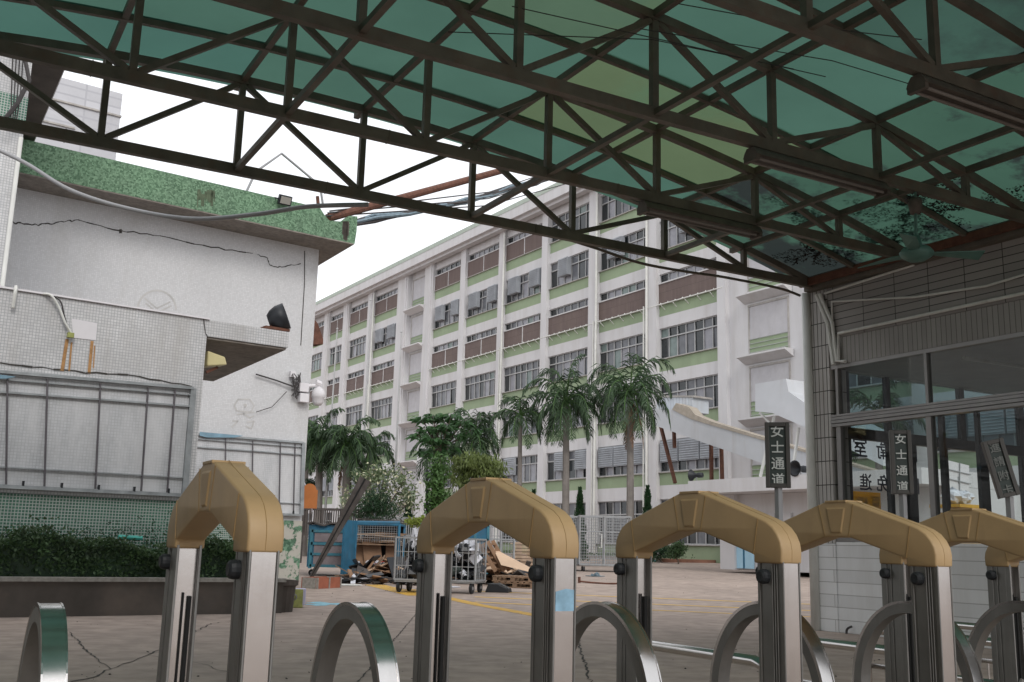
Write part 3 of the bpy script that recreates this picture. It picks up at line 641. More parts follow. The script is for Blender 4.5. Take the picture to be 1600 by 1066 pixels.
# conduit from tower swinging across to the canopy truss
def catenary(name, pts, r, m, label, cat='cable', n=8):
    P = []
    for a in range(len(pts)-1):
        p0 = pts[max(a-1, 0)]; p1 = pts[a]; p2 = pts[a+1]; p3 = pts[min(a+2, len(pts)-1)]
        for i in range(n):
            s = i/n; P.append(.5*((2*p1)+(p2-p0)*s+(2*p0-5*p1+4*p2-p3)*s*s+(3*p1-p0-3*p2+p3)*s**3))
    P.append(pts[-1]); q = MB(); q.tube(P, r, 6); return tag(q.build(name, m, base=P[0], smooth=True), label, cat)
catenary('conduit', [onY(-30, 222, 14), onY(40, 255, 14), onY(110, 297, 13.8), (onY(200, 326, 13.6)), onY(300, 342, 13.3), onY(400, 335, 13), onY(480, 323, 12.8), onY(575, 320, 12.6)], .03, M['greypipe'], 'grey conduit sagging from the left tower across the green fascia')
catenary('wall_conduit', [onL(66, 459, 18.0), onL(80, 462, 17.92), onL(92, 480, 17.92), onL(102, 505, 17.92), onL(112, 522, 17.95)], .022, M['whitepipe'], 'white hooked conduit over the mosaic block coping above a padlock box')
catenary('wall_cable', [onL(82, 461, 18.0), onL(95, 472, 17.93), onL(100, 492, 17.93), onL(106, 515, 17.96)], .014, M['cable'], 'thin black cable hanging beside the white hooked conduit')
catenary('wall_conduit', [onL(25, 448, 18.0), onL(24, 456, 17.92), onL(20, 482, 17.95)], .03, M['whitepipe'], 'short white pipe stub on the mosaic block at the left edge')
q = MB(); c = onL(110, 524, 17.93); q.obox(c, L, LN, Z, .1, .08, .08); tag(q.build('padlock_box', M['tin'], base=c), 'small brass coloured box at the end of the hooked conduit', 'box')
# rusty overhead pipe with cable bundle
a = onp(512, 341, LN, 25.35); b = onY(1010, 205, 48)
q = MB(); q.tube([a, a.lerp(b, .5), b], .12, 10); tag(q.build('overhead_pipe', M['rust'], base=a), 'rusty red pipe bridging from the green fascia to the factory roof', 'pipe')
a = onp(530, 352, LN, 25.2); b = onY(1010, 215, 47); q = MB()
for k in range(7):
    pts = [];
    for i in range(15):
        p = a.lerp(b, i/14) - Z*(.5*math.sin(math.pi*i/14)); w_ = .11; pts.append(p+Vector((rng.uniform(-w_, w_), 0, rng.uniform(-w_, w_))))
    q.k = k % 2; q.tube(pts, .05, 5)
tag(q.build('cable_bundle', [M['bluecable'], M['cable']], base=a), 'blue grey cable bundle sagging beneath the rusty pipe', 'cables')
for k, (ya, yb) in enumerate(((330, 300), (333, 312), (338, 330))):
    a = onp(515-k*3, ya, LN, 25.1); b = onY(900, 255+k*14, 50)
    q = MB(); q.tube([a, (a+b)/2-Z*.5, b], .022, 4); tag(q.build('thin_wire', M['cable'], base=a), ['thin topmost wire', 'thin middle wire', 'thin lowest wire'][k]+' running beside the rusty pipe against the sky', 'wire')
q = MB(); q.tube([onp(497, 318, LN, 25.1), onp(496, 307, LN, 25.1)], .05, 8); tag(q.build('pipe_stub', M['rust'], base=onp(497, 318, LN, 25.1)), 'short rusty pipe stub standing on the green fascia end', 'pipe')
# bent rod frame above fascia
q = MB(); P = [onp(385, 300, LN, 25.4), onp(400, 268, LN, 25.4), onp(440, 240, LN, 25.4), onp(500, 290, LN, 25.4), onp(505, 322, LN, 25.4)]
q.tube(P, .035, 5); tag(q.build('roof_rod_frame', M['greypipe'], base=P[0]), 'peaked thin steel rod frame above the green fascia', 'frame')
# background tiled block
bb = thing('background_block', LP(10, 62, 0), 'distant pale grey tiled tower block rising behind the green fascia', 'building')
q = MB(); q.box(LF, 2, 15.0, 60, 72, 0, 26.78); q.build('wall', M['bgtile'], bb)
q = MB(); q.box(LF, 2, 15.05, 59.9, 72, 25.3, 25.4); q.box(LF, 2, 12.6, 59.9, 60, 23.9, 24.0); q.build('cornice', M['sillm'], bb)

# planter and hedge
pt = thing('planter', LP(5, 17, 0), 'long low dark concrete planter under the notice board', 'planter')
q = MB(); q.box(LF, -6, 7.5, 16.51, 16.66, 0, .50); q.prism([LP(7.35, 16.66, 0), LP(7.5, 16.66, 0), LP(7.5, 16.66, 0)+S*6, LP(7.35, 16.66, 0)+S*6], Z*.50)
q.build('wall', mat('soot dark planter render', (.10, .085, .075), .9, var=.35, vs=1.2, streak=.5, sc=(.2, .15, .12), sscale=(1, 1, 1)), pt)
q = MB(); q.box(LF, -6, 7.53, 16.47, 16.72, .50, .56); q.prism([LP(7.30, 16.72, .5), LP(7.53, 16.72, .5), LP(7.53, 16.72, .5)+S*6, LP(7.30, 16.72, .5)+S*6], Z*.06); q.build('coping', M['concrete'], pt)
q = MB(); q.prism([LP(-6, 16.66, .1), LP(7.35, 16.66, .1), LP(7.35, 16.66, .1)+S*6, LP(-6, 16.66, .1)+S*1.2], Z*.33); q.build('soil', M['soil'], pt)
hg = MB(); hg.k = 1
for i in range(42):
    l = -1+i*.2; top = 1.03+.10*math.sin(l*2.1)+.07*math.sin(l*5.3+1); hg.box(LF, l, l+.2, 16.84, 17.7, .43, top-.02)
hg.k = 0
for i in range(20000):
    l = rng.uniform(-1, 7.2); n_ = rng.uniform(16.75, 17.75); top = 1.12+.10*math.sin(l*2.1)+.07*math.sin(l*5.3+1)+.03*math.sin(l*17)
    z = .5+(top-.5)*(rng.random()**.6)
    if rng.random() < .4: n_ = 16.75+abs(rng.gauss(0, .06))+.05*math.sin(z*9+l*4)
    if rng.random() < .012: z = top+rng.uniform(0, .18)
    hg.leaf(LP(l, n_, z), .062, 1.7)
for i in range(5000):
    l = 6.3+rng.gauss(0, .55); n_ = 18+rng.random()*3.2; z = .5+abs(rng.gauss(0, .38)); hg.leaf(LP(l, n_, z)+L*(n_-18)*.06, .05, 1.7)
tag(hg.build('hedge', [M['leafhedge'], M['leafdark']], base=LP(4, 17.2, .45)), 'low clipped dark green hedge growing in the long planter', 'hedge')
cr = MB()
for i in range(2600):
    l = rng.uniform(-.5, 6.0); h = .25*abs(math.sin(l*1.3))+.35*abs(math.sin(l*.6+1)); z = 1.0+rng.random()*(.12+h*rng.random()); cr.leaf(LP(l, 17.9-rng.random()*.12, z), .04, 1.6)
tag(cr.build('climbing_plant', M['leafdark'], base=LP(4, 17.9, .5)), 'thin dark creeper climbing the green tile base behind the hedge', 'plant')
q = MB(); a = onp(185, 839, LN, 17.2); q.tube([a, onp(222, 841, LN, 17.2)], .035, 8); tag(q.build('green_tube', mat('turquoise plastic', (.1, .5, .42), .4), base=a), 'short turquoise plastic tube lying on the hedge top', 'tube')
# round trough at planter end
a = gp(434, 957); q = MB(); q.lathe(a+L*.05+LN*.25, [(0, 0), (.30, 0), (.33, .42), (.37, .44), (.37, .52), (.31, .52), (.29, .4), (0, .4)], 20); tag(q.build('round_tub', M['darksoffit'], base=a, smooth=False), 'round dark concrete tub at the right end of the planter', 'tub')

# ------------------------------------------------------------------ canopy
cp = thing('steel_canopy', UP(12.66, 12.2, 0), 'large arched steel truss canopy with green translucent roof panels', 'canopy')
def zt(u): return 6.78-.0148*(u-3.8)**2
NODES = [-6.6, -4.99, -3.38, -1.77, -.2, 1.38, 2.95, 4.56, 6.19, 7.84, 9.52, 11.12, 12.63]
ZC = 5.6
TV = [12.2, 10.2, 8.1, 5.95, 3.9, 1.8]
def arcpts(v, us, dz=0): return [UP(u, v, zt(u)+dz) for u in us]
for ti, v in enumerate(TV):
    q = MB(); zb = ZC
    q.beam(UP(-6.6, v, zb), UP(12.7, v, zb), .085, .13)
    k0 = MB
    ft = [NODES[0]+(12.63+6.6)*i/24 for i in range(25)]
    P = arcpts(v, ft)
    for a, b in zip(P, P[1:]): q.beam(a, b+(b-a).normalized()*.01, .09, .10)
    for i, u in enumerate(NODES[1:-1], 1):
        q.beam(UP(u, v, zb+.06), UP(u, v, zt(u)-.04), .075, .075)
        if i % 2 == 1:      # bottom nodes of the zig-zag (indices 1,3,5,...)
            for j in (i-1, i+1):
                if 0 < j < len(NODES)-1 or j == 0: q.beam(UP(u+(.05 if j > i else -.05), v, zb+.07), UP(NODES[j]-(.05 if j > i else -.05), v, zt(NODES[j])-.06), .065, .065)
    if ti < 2:
        for uu in (1.0, 4.1, 7.2): q.box(UF, uu, uu+.012, v-.05, v+.05, zb-.068, zb+.068)
    q.build('truss', M['truss'], cp)
for i, u in enumerate(NODES[1:-1], 1):
    q = MB(); q.beam(UP(u, TV[0]+.3, zt(u)+.02), UP(u, TV[-1], zt(u)+.02), .07, .08); q.build('purlin', M['truss'], cp)
    if i % 2 == 0: q = MB(); q.beam(UP(u, TV[0]-.05, ZC-.0), UP(u, TV[-1], ZC-.0), .065, .065); q.build('bottom_tie', M['truss'], cp)
for v in [(a+b)/2 for a, b in zip(TV, TV[1:])]:
    q = MB(); P = arcpts(v, [NODES[0]+(12.63+6.6)*i/24 for i in range(25)], .01)
    for a, b in zip(P, P[1:]): q.beam(a, b, .06, .07)
    q.build('rib', M['truss'], cp)
q = MB(); q.beam(UP(12.66, 12.35, ZC+.02), UP(12.66, -2, ZC+.02), .16, .24); q.k = 1; q.beam(UP(12.5, 12.35, ZC+.02), UP(12.5, -2, ZC+.02), .06, .12); q.build('eave_beam', [M['truss'], M['rust']], cp)
# roof sheets, laid as single panels
edges_v = [12.5] + [x for p in zip(TV, [(a+b)/2 for a, b in zip(TV, TV[1:])]+[.6]) for x in p][1:]
edges_v = [12.5, 11.2, 9.15, 7.03, 4.93, 2.85, .8, -1.4]
edges_u = [-6.7, -3.38, -.2, 2.95, 6.19, 9.52, 12.75]
r2 = random.Random(5)
for j in range(len(edges_v)-1):
    for i in range(len(edges_u)-1):
        v1, v0 = edges_v[j], edges_v[j+1]; u0, u1 = edges_u[i], edges_u[i+1]; q = MB(); us = [u0+(u1-u0)*k/8 for k in range(9)]
        lap = .014*((j+i) % 2)+.003*i; us[-1] += .03
        for a, b in zip(us, us[1:]):
            q.quad(UP(a, v0, zt(a)+.07+lap), UP(b, v0, zt(b)+.07+lap), UP(b, v1+.09, zt(b)+.07+lap), UP(a, v1+.09, zt(a)+.07+lap))
        kind = r2.choice([0, 0, 1, 1, 0])
        if i == 4 and j == 1: kind = 4
        if i == 3 and j == 2: kind = 2
        if i == 2 and j == 1: kind = 0
        if i == 5: kind = 5
        if i == 4 and j >= 3: kind = 3
        q.build('roof_panel', M['roof'][kind], cp)
# leaf litter lying on the panels, seen as dark drifts
lt = MB(); r3 = random.Random(3)
for cx, cy, sx, sy, nn in ((8.3, 5.42, .55, .10, 1500), (9.3, 5.3, .5, .14, 2200), (10.2, 5.0, .4, .2, 1500), (11.7, 9.3, .35, .5, 2000), (12.0, 11.4, .22, .45, 1200), (12.1, 7.4, .25, .55, 1400), (10.9, 10.7, .3, .14, 900), (12.2, 10.2, .2, .5, 1600), (3.6, 7.7, .2, .06, 500)):
    ph = [r3.uniform(0, 6) for _ in range(3)]
    for k in range(nn):
        a = r3.uniform(0, 6.283); rr = (r3.random()**.5)*(1.6+.5*math.sin(3*a+ph[0])+.4*math.sin(7*a+ph[1])+.3*math.sin(13*a+ph[2])); u = cx+math.cos(a)*sx*rr; v = cy+math.sin(a)*sy*rr
        if u > 12.66: continue
        lt.leaf(UP(u, v, zt(u)+.095), .04, 1.5, Vector((r3.gauss(0, 1), r3.gauss(0, 1), .08)).normalized())
setting(lt.build('roof_leaf_litter', M['litter'], base=UP(10, 8, 6.2)), 'stuff'); 
# canopy post
t = thing('canopy_post', UP(12.66, 12.45, 0), 'tall round white steel post carrying the canopy corner', 'post')
b0 = gp(1275, 985); q = MB(); q.tube([b0, b0+Z*2.9, b0+Z*5.5], .075, 14); q.build('shaft', M['whitepipe'], t, smooth=True)
q = MB(); q.tube([b0+Z*1.78, b0+Z*1.82], .085, 14); q.build('clamp', M['rust'], t)
catenary('roof_cable', [onp(x, y, V, 12.3) for x, y in ((690, 325), (850, 364), (925, 386), (1000, 411), (1075, 425), (1130, 433), (1215, 450), (1250, 462))], .022, M['truss'], 'long dark cable sagging beneath the outer truss toward the white post')
for k, (a, b, c_) in enumerate((((700, 50), (1020, 62), (1240, 108)), ((1060, 6), (1250, 40), (1440, 62)), ((800, 10), (1090, 75), (1290, 120)), ((1000, 45), (1300, 95), (1450, 140)))):
    P = [onz(*a, 6.3), onz(*b, 6.15), onz(*c_, 6.2)]; q = MB(); q.tube(P, .006, 4)
    tag(q.build('roof_wire', M['cable'], base=P[0]), ['thin wire under the roof left of centre', 'upper thin wire under the roof near the top edge', 'long thin wire crossing the middle roof panels', 'thin wire running under the roof to the right lamp'][k], 'wire')
# fluorescent lamps under the trusses
def fluoro(u0, u1, v, z, label, dy=0):
    t = thing('fluorescent_lamp', UP((u0+u1)/2, v, z), label, 'lamp', 'fluorescent lamps under the trusses')
    q = MB(); pr = [(-.11, 0), (.11, 0), (.09, .05), (.05, .10), (-.05, .10), (-.09, .05)]
    q.prism([UP(u0, v+a, z+b) for a, b in pr], U*(u1-u0)); q.build('housing', M['fixt'], t)
    for s_ in (-.06, .06):
        q = MB(); q.tube([UP(u0+.08, v+s_, z-.03), UP(u1-.08, v+s_, z-.03)], .017, 8); q.build('tube', M['tubem'], t)
    for uu in (u0, u1-.05):
        q = MB(); q.box(UF, uu, uu+.05, v-.1, v+.1, z-.055, z+.0); q.build('end_cap', M['fixt'], t)
    q = MB()
    for uu in (u0+.25, u1-.25): q.tube([UP(uu, v, z+.1), UP(uu, v, ZC-.05)], .012, 5)
    q.build('hanger', M['black'], t)
for (a, b, v, lb) in ((7.6, 9.55, 10.2, 'dusty twin tube lamp fixture under the truss nearest the factory view'), (7.5, 9.6, 8.1, 'dusty twin tube lamp fixture just left of the ceiling fan'), (7.55, 9.6, 5.95, 'dusty twin tube lamp fixture at the upper right edge')):
    fluoro(a, b, v, 5.42, lb)
# ceiling fan
fb = UP(10.2, 8.1, ZC-.05); t = thing('ceiling_fan', fb, 'dark green ceiling fan hanging under the canopy by the booth wall', 'fan')
hc = onp(1432, 396, V, 8.1); tp = onp(1430, 300, V, 8.1)
q = MB(); q.tube([tp, hc+Z*.1], .018, 8); q.tube([tp, UP(tp.dot(U), 8.1, ZC-.04)], .012, 6); q.build('rod', M['fanm'], t)
c = onp(1430, 322, V, 8.1); q = MB(); q.lathe(c-Z*.1, [(0, 0), (.06, 0), (.09, .16), (.05, .2), (0, .2)], 12); q.build('canopy_cup', M['fixt'], t, smooth=True)
q = MB(); q.lathe(hc, [(0, -.10), (.1, -.09), (.18, -.04), (.2, .01), (.16, .06), (.07, .09), (.05, .22), (0, .22)], 18); q.build('motor', M['fanm'], t, smooth=True)
for a_ in (-92, 28, 148):
    d = az(a_+60); s_ = Vector((d.y, -d.x, 0)); q = MB()
    q.prism([hc+d*.15-s_*.04, hc+d*.3-s_*.08, hc+d*.8-s_*.09-Z*.03, hc+d*.8+s_*.09+Z*.03, hc+d*.3+s_*.08, hc+d*.15+s_*.04], Z*.01); q.build('blade', M['fanm'], t)
q = MB()
pts = [tp+V*.05+Vector((0, 0, .1))]
for k in range(9): pts.append(tp+U*(.12*math.sin(k*.9))+V*(.05)+Z*(.05-.03*k))
q.tube(pts, .014, 5); q.build('wire_coil', M['cable'], t)

# ------------------------------------------------------------------ guard booth at the right
bo = thing('guard_booth', UP(12.74, 10, 0), 'tiled guard booth with aluminium glass front at the right', 'building')
V0 = 2.0; U1 = 18.6; uW = 12.74
q = MB(); q.box(UF, uW, uW+.24, V0, 11.98, 0, 1.38); q.build('lower_wall', M['boothbrick'], bo)
q = MB(); q.box(UF, uW-.02, uW+.36, 11.985, 12.38, 1.36, 5.55); q.build('corner_pier', M['pierstrip'], bo)
q = MB(); q.box(UF, uW-.02, uW+.36, 11.985, 12.38, 0, 1.355); q.build('pier_base', M['boothbrick'], bo)
q = MB(); q.box(UF, uW, uW+.24, V0, 11.98, 4.20, 4.64); q.build('tile_band', M['boothstrip'], bo)
q = MB(); q.box(UF, uW-.012, uW+.24, V0, 11.98, 4.645, 5.6); q.build('upper_wall', M['boothtile'], bo)
q = MB(); q.box(UF, uW+.25, U1, V0, 12.1, 4.2, 4.4); q.build('ceiling', M['inside'], bo)
q = MB(); q.box(UF, uW, U1, V0, 12.36, 5.6, 5.7); q.build('roof', M['concrete'], bo)
q = MB(); q.box(UF, U1, U1+.2, V0, 12.3, 0, 5.6); q.box(UF, uW+.24, U1, V0-.2, V0, 0, 5.6); q.box(UF, uW+.38, U1, 12.12, 12.3, 4.2, 5.6); q.build('rear_wall', M['inside'], bo)
q = MB(); q.box(UF, uW+.24, U1, V0, 12.1, .0, .12); q.build('floor', M['concrete'], bo)
q = MB(); q.box(UF, uW+.37, U1, 12.14, 12.28, 0, 1.0); q.build('end_wall', M['inside'], bo)
# front glazing: transom, posts, panes
q = MB()
for zz, hh, dd in ((3.20, .045, .02), (3.255, .045, .035), (3.31, .045, .02), (3.36, .03, .03)): q.box(UF, uW-dd, uW+.12, V0, 11.98, zz, zz+hh)
q.build('transom', M['bframe'], bo)
q = MB(); q.box(UF, uW, uW+.1, V0, 11.98, 4.14, 4.2); q.box(UF, uW, uW+.1, V0, 11.98, 1.385, 1.45); q.build('rail', M['bframe'], bo)
for v in (11.86, 10.14, 7.4, 4.8):
    q = MB(); w_ = .09
    q.box(UF, uW+.005, uW+.11, v-w_/2, v+w_/2, 1.45, 3.2); q.box(UF, uW+.005, uW+.11, v-w_/2+.02, v+w_/2-.02, 3.39, 4.14); q.build('front_post', M['bframe'], bo)
q = MB(); q.quad(UP(uW+.05, V0, 3.39), UP(uW+.05, 11.8, 3.39), UP(uW+.05, 11.8, 4.14), UP(uW+.05, V0, 4.14)); q.build('upper_pane', M['glass'], bo)
q = MB(); q.quad(UP(uW+.05, V0, 1.45), UP(uW+.05, 11.8, 1.45), UP(uW+.05, 11.8, 3.2), UP(uW+.05, V0, 3.2)); q.build('front_pane', M['glass'], bo)
q = MB(); q.box(UF, uW+.11, uW+.17, 9.98, 10.06, .12, 3.2); q.box(UF, uW+.11, uW+.17, 9.4, 9.46, .12, 3.2); q.build('sliding_door_stile', M['black'], bo)
# end wall glazing (v about 12.2)
q = MB()
q.box(UF, uW+.37, U1, 12.15, 12.25, 3.08, 3.26)
for u, z0, z1, w_ in ((13.28, 1, 4.2, .16), (14.3, 1.0, 4.2, .1), (14.75, 1, 3.08, .35), (15.7, 1, 3.08, .12), (16.22, 3.26, 4.2, .14), (16.75, 1, 3.08, .22), (17.9, 1, 4.2, .16)):
    q.box(UF, u-w_/2, u+w_/2, 12.16, 12.24, z0, z1)
q.build('end_frame', M['black'], bo)
q = MB(); q.quad(UP(13.1, 12.2, 1.0), UP(18.5, 12.2, 1.0), UP(18.5, 12.2, 3.08), UP(13.1, 12.2, 3.08)); q.build('end_pane', glassmat('clear end glass', (.85, .9, .9)), bo)
q = MB(); q.quad(UP(13.1, 12.2, 3.26), UP(18.5, 12.2, 3.26), UP(18.5, 12.2, 4.2), UP(13.1, 12.2, 4.2)); q.build('end_upper_pane', glassmat('teal tinted glass', (.28, .40, .42)), bo)
# lettering on the end glass, readable from outside, so mirrored from here
tx = lambda s_, u, z, size, m=M['navy']: text(s_, size, UP(u, 12.20+.012, z), -U, Z, m, bo, 'lettering', bold=.004)
for s_, u in (('室', 13.62), ('衛', 14.18), ('門', 14.86)): tx(s_, u, 2.93, .36)
for s_, u in (('進', 13.72), ('免', 14.12), ('人', 14.52), ('閒', 14.9)): tx(s_, u, 2.36, .30)
q = MB(); q.box(UF, 13.4, 14.05, 12.205, 12.21, 1.75, 2.22); q.build('yellow_banner', M['banner'], bo)
for s_, u in (('№', 13.62), ('豆', 13.93)): tx(s_, u, 2.03, .24)
tx('証', 14.85, 1.95, .26)
q = MB(); q.tube([UP(13.3, 9.9, 4.1), UP(18, 9.7, 4.1)], .03, 6); q.box(UF, 13.2, 18.4, 8.6, 8.75, 4.0, 4.2); q.build('ceiling_conduit', M['whitepipe'], bo)
# pipes on the booth wall
q = MB()
q.tube([UP(uW-.08, 12.15, 5.42), UP(uW-.06, 11.95, 4.9), UP(uW-.06, 11.85, 4.2)], .035, 7); q.tube([UP(uW-.08, 12.08, 5.42), UP(uW-.06, 11.85, 4.9), UP(uW-.06, 11.78, 4.25), UP(uW-.06, 11.6, 4.22)], .03, 7)
q.tube([UP(uW-.05, 12.0, 5.42), UP(uW-.05, 10.2, 5.5)], .02, 6); q.tube([UP(uW-.05, 11.75, 4.25), UP(uW-.05, 11.74, 4.70), UP(uW-.05, V0, 4.72)], .025, 6)
q.tube([UP(uW-.05, 11.85, 4.3), UP(uW-.05, 11.85, 5.25), UP(uW-.06, 10.2, 5.0), UP(uW-.06, 9, 4.92), UP(uW-.06, 7, 5.05)], .018, 6)
q.build('wall_pipe', M['whitepipe'], bo)
catenary('hook_cable', [onp(1331, 979, U, uW-.05), onp(1323, 985, U, uW-.08), onp(1325, 1005, U, uW-.1), onp(1330, 1020, U, uW-.1), onp(1316, 1035, U, uW-.1)], .018, M['cable'], 'black cable hooked on the white block wall by the handrail')

# ------------------------------------------------------------------ dark signs
def sign(px, ytop, ybot, Y, w_, chars, label, tilt=0, lm='letter', face='signgreen'):
    b = at(px, Y); a = onY(px, ytop, Y); c = onY(px, ybot, Y); h = a.z-c.z
    t = thing('hanging_sign', b, label, 'sign', 'dark green passage signs')
    X_ = (U*.2-V*.98).normalized(); X_ = Vector((.97, -.24, 0)).normalized(); N_ = Vector((X_.y, -X_.x, 0))
    up = (Z*math.cos(tilt) - X_*math.sin(tilt)).normalized(); xd = X_*math.cos(tilt)+Z*math.sin(tilt)
    m = (a+c)/2
    q = MB(); q.obox(m, xd, N_, up, w_-.03, .05, h-.03); q.build('panel', M[face], t)
    q = MB()
    for s_ in (-1, 1): q.obox(m+xd*s_*(w_/2), xd, N_, up, .035, .085, h+.035); q.obox(m+up*s_*(h/2), xd, N_, up, w_-.035, .08, .035)
    q.build('frame', M['signframe'], t, bevel=.004)
    q = MB(); lo = m-up*(h/2+.015); q.beam(Vector((lo.x, lo.y, b.z)), lo, .045, .045); q.build('post', M['greypipe'], t)
    n_ = len(chars); sz = w_*.66
    for i, ch in enumerate(chars):
        text(ch, sz, m+up*(h*.40-(i+.1)*h*.265)*1.0+N_*.034, xd, up, M[lm], t, depth=.004, bold=.006*sz*2)
    return t
sign(1215, 664, 759, 8.6, .165, '女士通道', 'dark green sign reading 女士通道 on a post in front of the entrance block')
sign(1408, 676, 769, 8.9, .14, '女士通道', 'dark green sign reading 女士通道 on a post in front of the booth glass')
sign(1563, 690, 774, 8.6, .13, '進請附卡', 'faded dark sign leaning to the left near the right edge', tilt=R(13), lm='letterdim')
# ------------------------------------------------------------------ handrails
def handrail(u, v0, v1, label, z=.70):
    t = thing('handrail', UP(u, (v0+v1)/2, 0), label, 'handrail', 'polished steel lane handrails'); r_ = .025
    P = [UP(u, v0, 0), UP(u, v0, z-.10), UP(u, v0-.02, z-.045), UP(u, v0-.05, z-.015), UP(u, v0-.11, z), UP(u, v1+.11, z), UP(u, v1+.05, z-.015), UP(u, v1+.02, z-.045), UP(u, v1, z-.1), UP(u, v1, 0)]
    q = MB(); q.tube(P, r_, 12); q.build('top_rail', M['steel'], t, smooth=True)
    q = MB(); q.tube([UP(u, v0, z-.22), UP(u, v1, z-.22)], .016, 10); q.tube([UP(u, v0, .12), UP(u, v1, .12)], .016, 10); q.build('lower_rail', M['steel'], t, smooth=True)
    k = int((v0-v1)/.13)
    for i in range(1, k):
        vv = v0-(v0-v1)*i/k; q = MB(); q.tube([UP(u, vv, .12), UP(u, vv, z-.22)], .008, 6); q.build('baluster', M['steel'], t)
handrail(3.24, 4.45, 3.42, 'polished steel handrail closest to the yard, left of the white post')
handrail(4.3, 4.62, 3.42, 'polished steel handrail in the middle of the passage lanes')
handrail(5.4, 4.85, 3.42, 'polished steel handrail with a bent end before the white block wall')
handrail(6.5, 5.2, 3.42, 'polished steel handrail farthest right beside the booth')

# ------------------------------------------------------------------ folding gate in the foreground
gt = thing('folding_gate', UP(2.2, 2.83, 0), 'retractable folding gate of steel posts joined by golden arched caps', 'gate')
VC = 2.832
def post(u, near):
    w_ = .072; va, vb = (VC-.432, VC-.322) if near else (VC+.322, VC+.432); zt_ = 1.135
    q = MB(); q.k = 0
    core = .012
    # body, set back from lips
    q.box(UF, u+.004, u+w_-.004, va+core, vb-core, .05, zt_)
    if near:
        q.k = 1; q.box(UF, u+.006, u+w_-.006, va, va+core, .05, zt_)      # polished outer face
        q.k = 0; q.box(UF, u, u+.006, va-.003, va+.012, .05, zt_); q.box(UF, u+w_-.006, u+w_, va-.003, va+.012, .05, zt_)
        q.box(UF, u, u+.004, va+.034, va+.038, .05, zt_); q.box(UF, u, u+.004, va+.024, va+.028, .05, zt_); q.box(UF, u, u+.004, vb-.012, vb, .05, zt_); q.box(UF, u, u+.004, va+.044, vb-.02, .05, zt_)
        q.box(UF, u+.004, u+w_, vb-core, vb, .05, zt_)
    else:
        q.box(UF, u, u+.008, va-.012, va+core, .05, zt_); q.box(UF, u+w_-.008, u+w_, va-.012, va+core, .05, zt_)
        q.box(UF, u, u+.004, va+core, va+.05, .05, zt_); q.box(UF, u, u+.004, va+.056, va+.06, .05, zt_); q.box(UF, u, u+.004, vb-.03, vb, .05, zt_)
        q.k = 1; q.box(UF, u+.008, u+w_-.008, va+core-.003, va+core-.001, .05, zt_)
        q.k = 2; q.box(UF, u+.045, u+.056, va-.002, va+.008, .05, .99); q.box(UF, u+.03, u+.035, va, va+.006, .05, 1.0)
        q.k = 1; q.box(UF, u+.006, u+w_-.006, vb-core, vb, .05, zt_)
    o = q.build('post', [M['brushed'], M['steel'], M['dark']], gt, bevel=.0015, seg=1)
    kq = MB(); vk = va+.072 if near else vb-.045
    for s_ in range(1):
        kq.lathe(UP(u, vk if near else vb-.03, 1.085), [(0, .026), (.015, .027), (.021, .022), (.023, .012), (.022, 0), (0, 0)], 14, -U)
    kq.build('knob', M['rubber'], o, smooth=False)
def cap(u):
    prof = [(-.435, 1.125), (-.437, 1.165), (-.432, 1.19), (-.418, 1.215), (-.397, 1.237), (-.368, 1.254), (-.335, 1.266), (-.10, 1.340), (-.05, 1.355), (.05, 1.355), (.10, 1.340), (.335, 1.266), (.368, 1.254), (.397, 1.237), (.418, 1.215), (.432, 1.19), (.437, 1.165), (.435, 1.125),
            (.312, 1.125), (.312, 1.150), (.06, 1.222), (-.06, 1.222), (-.312, 1.150), (-.312, 1.125)]
    u0, u1 = u-.006, u+.080
    q = MB(); q.prism([UP(u0, VC+a, b) for a, b in prof], U*(u1-u0)); o = q.build('arch_cap', M['gold'], gt, smooth=True, bevel=.007, seg=3); es = o.modifiers.new('e', 'EDGE_SPLIT'); es.split_angle = R(34)
    # keystone panels and shoulder seams, both faces; ridge along the crown
    for uu, d in ((u0, -1), (u1, 1)):
        P = [(-.048, 1.332), (.048, 1.332), (.026, 1.236), (-.026, 1.236)]; base = [UP(uu, VC+a, b) for a, b in P]
        top = [UP(uu+d*.004, VC+a*.86, b) for a, b in ((-.048, 1.326), (.048, 1.326), (.026, 1.242), (-.026, 1.242))]
        kq = MB(); kq.add(base+top, [(4, 5, 6, 7), (0, 1, 5, 4), (1, 2, 6, 5), (2, 3, 7, 6), (3, 0, 4, 7)]); kq.build('keystone', M['gold'], o, bevel=.001, seg=1)
        for s_ in (-1, 1):
            kq = MB(); kq.beam(UP(uu+d*.0005, VC+s_*.335, 1.262), UP(uu+d*.0005, VC+s_*.314, 1.152), .002, .003); kq.build('shoulder_seam', M['seam'], o)
            kq = MB(); kq.beam(UP(uu+d*.0005, VC+s_*.085, 1.342), UP(uu+d*.0005, VC+s_*.058, 1.226), .002, .003); kq.build('shoulder_seam', M['seam'], o)
    kq = MB(); kq.box(UF, u-.008, u+.082, VC-.052, VC+.052, 1.350, 1.3585); kq.build('crown_plate', M['gold'], o, bevel=.001, seg=1)
    sq = MB(); ridge = [(-.435, 1.13), (-.437, 1.165), (-.432, 1.19), (-.418, 1.215), (-.397, 1.237), (-.368, 1.254), (-.335, 1.266), (-.10, 1.340), (-.055, 1.354)]
    full = ridge+[(-a, b+.0001) for a, b in ridge[::-1]]; P = [UP(u+.037, VC+a, b+.0045*(abs(a) < .06)) for a, b in full]
    sq.tube(P, .0011, 4)
    sq.build('seam', M['seam'], o)
M['seam'] = mat('cap seam', (.29, .19, .08), .6)
for u in (.68, 1.50, 2.32, 3.02, 3.74, 4.46):
    post(u, True); post(u, False); cap(u)
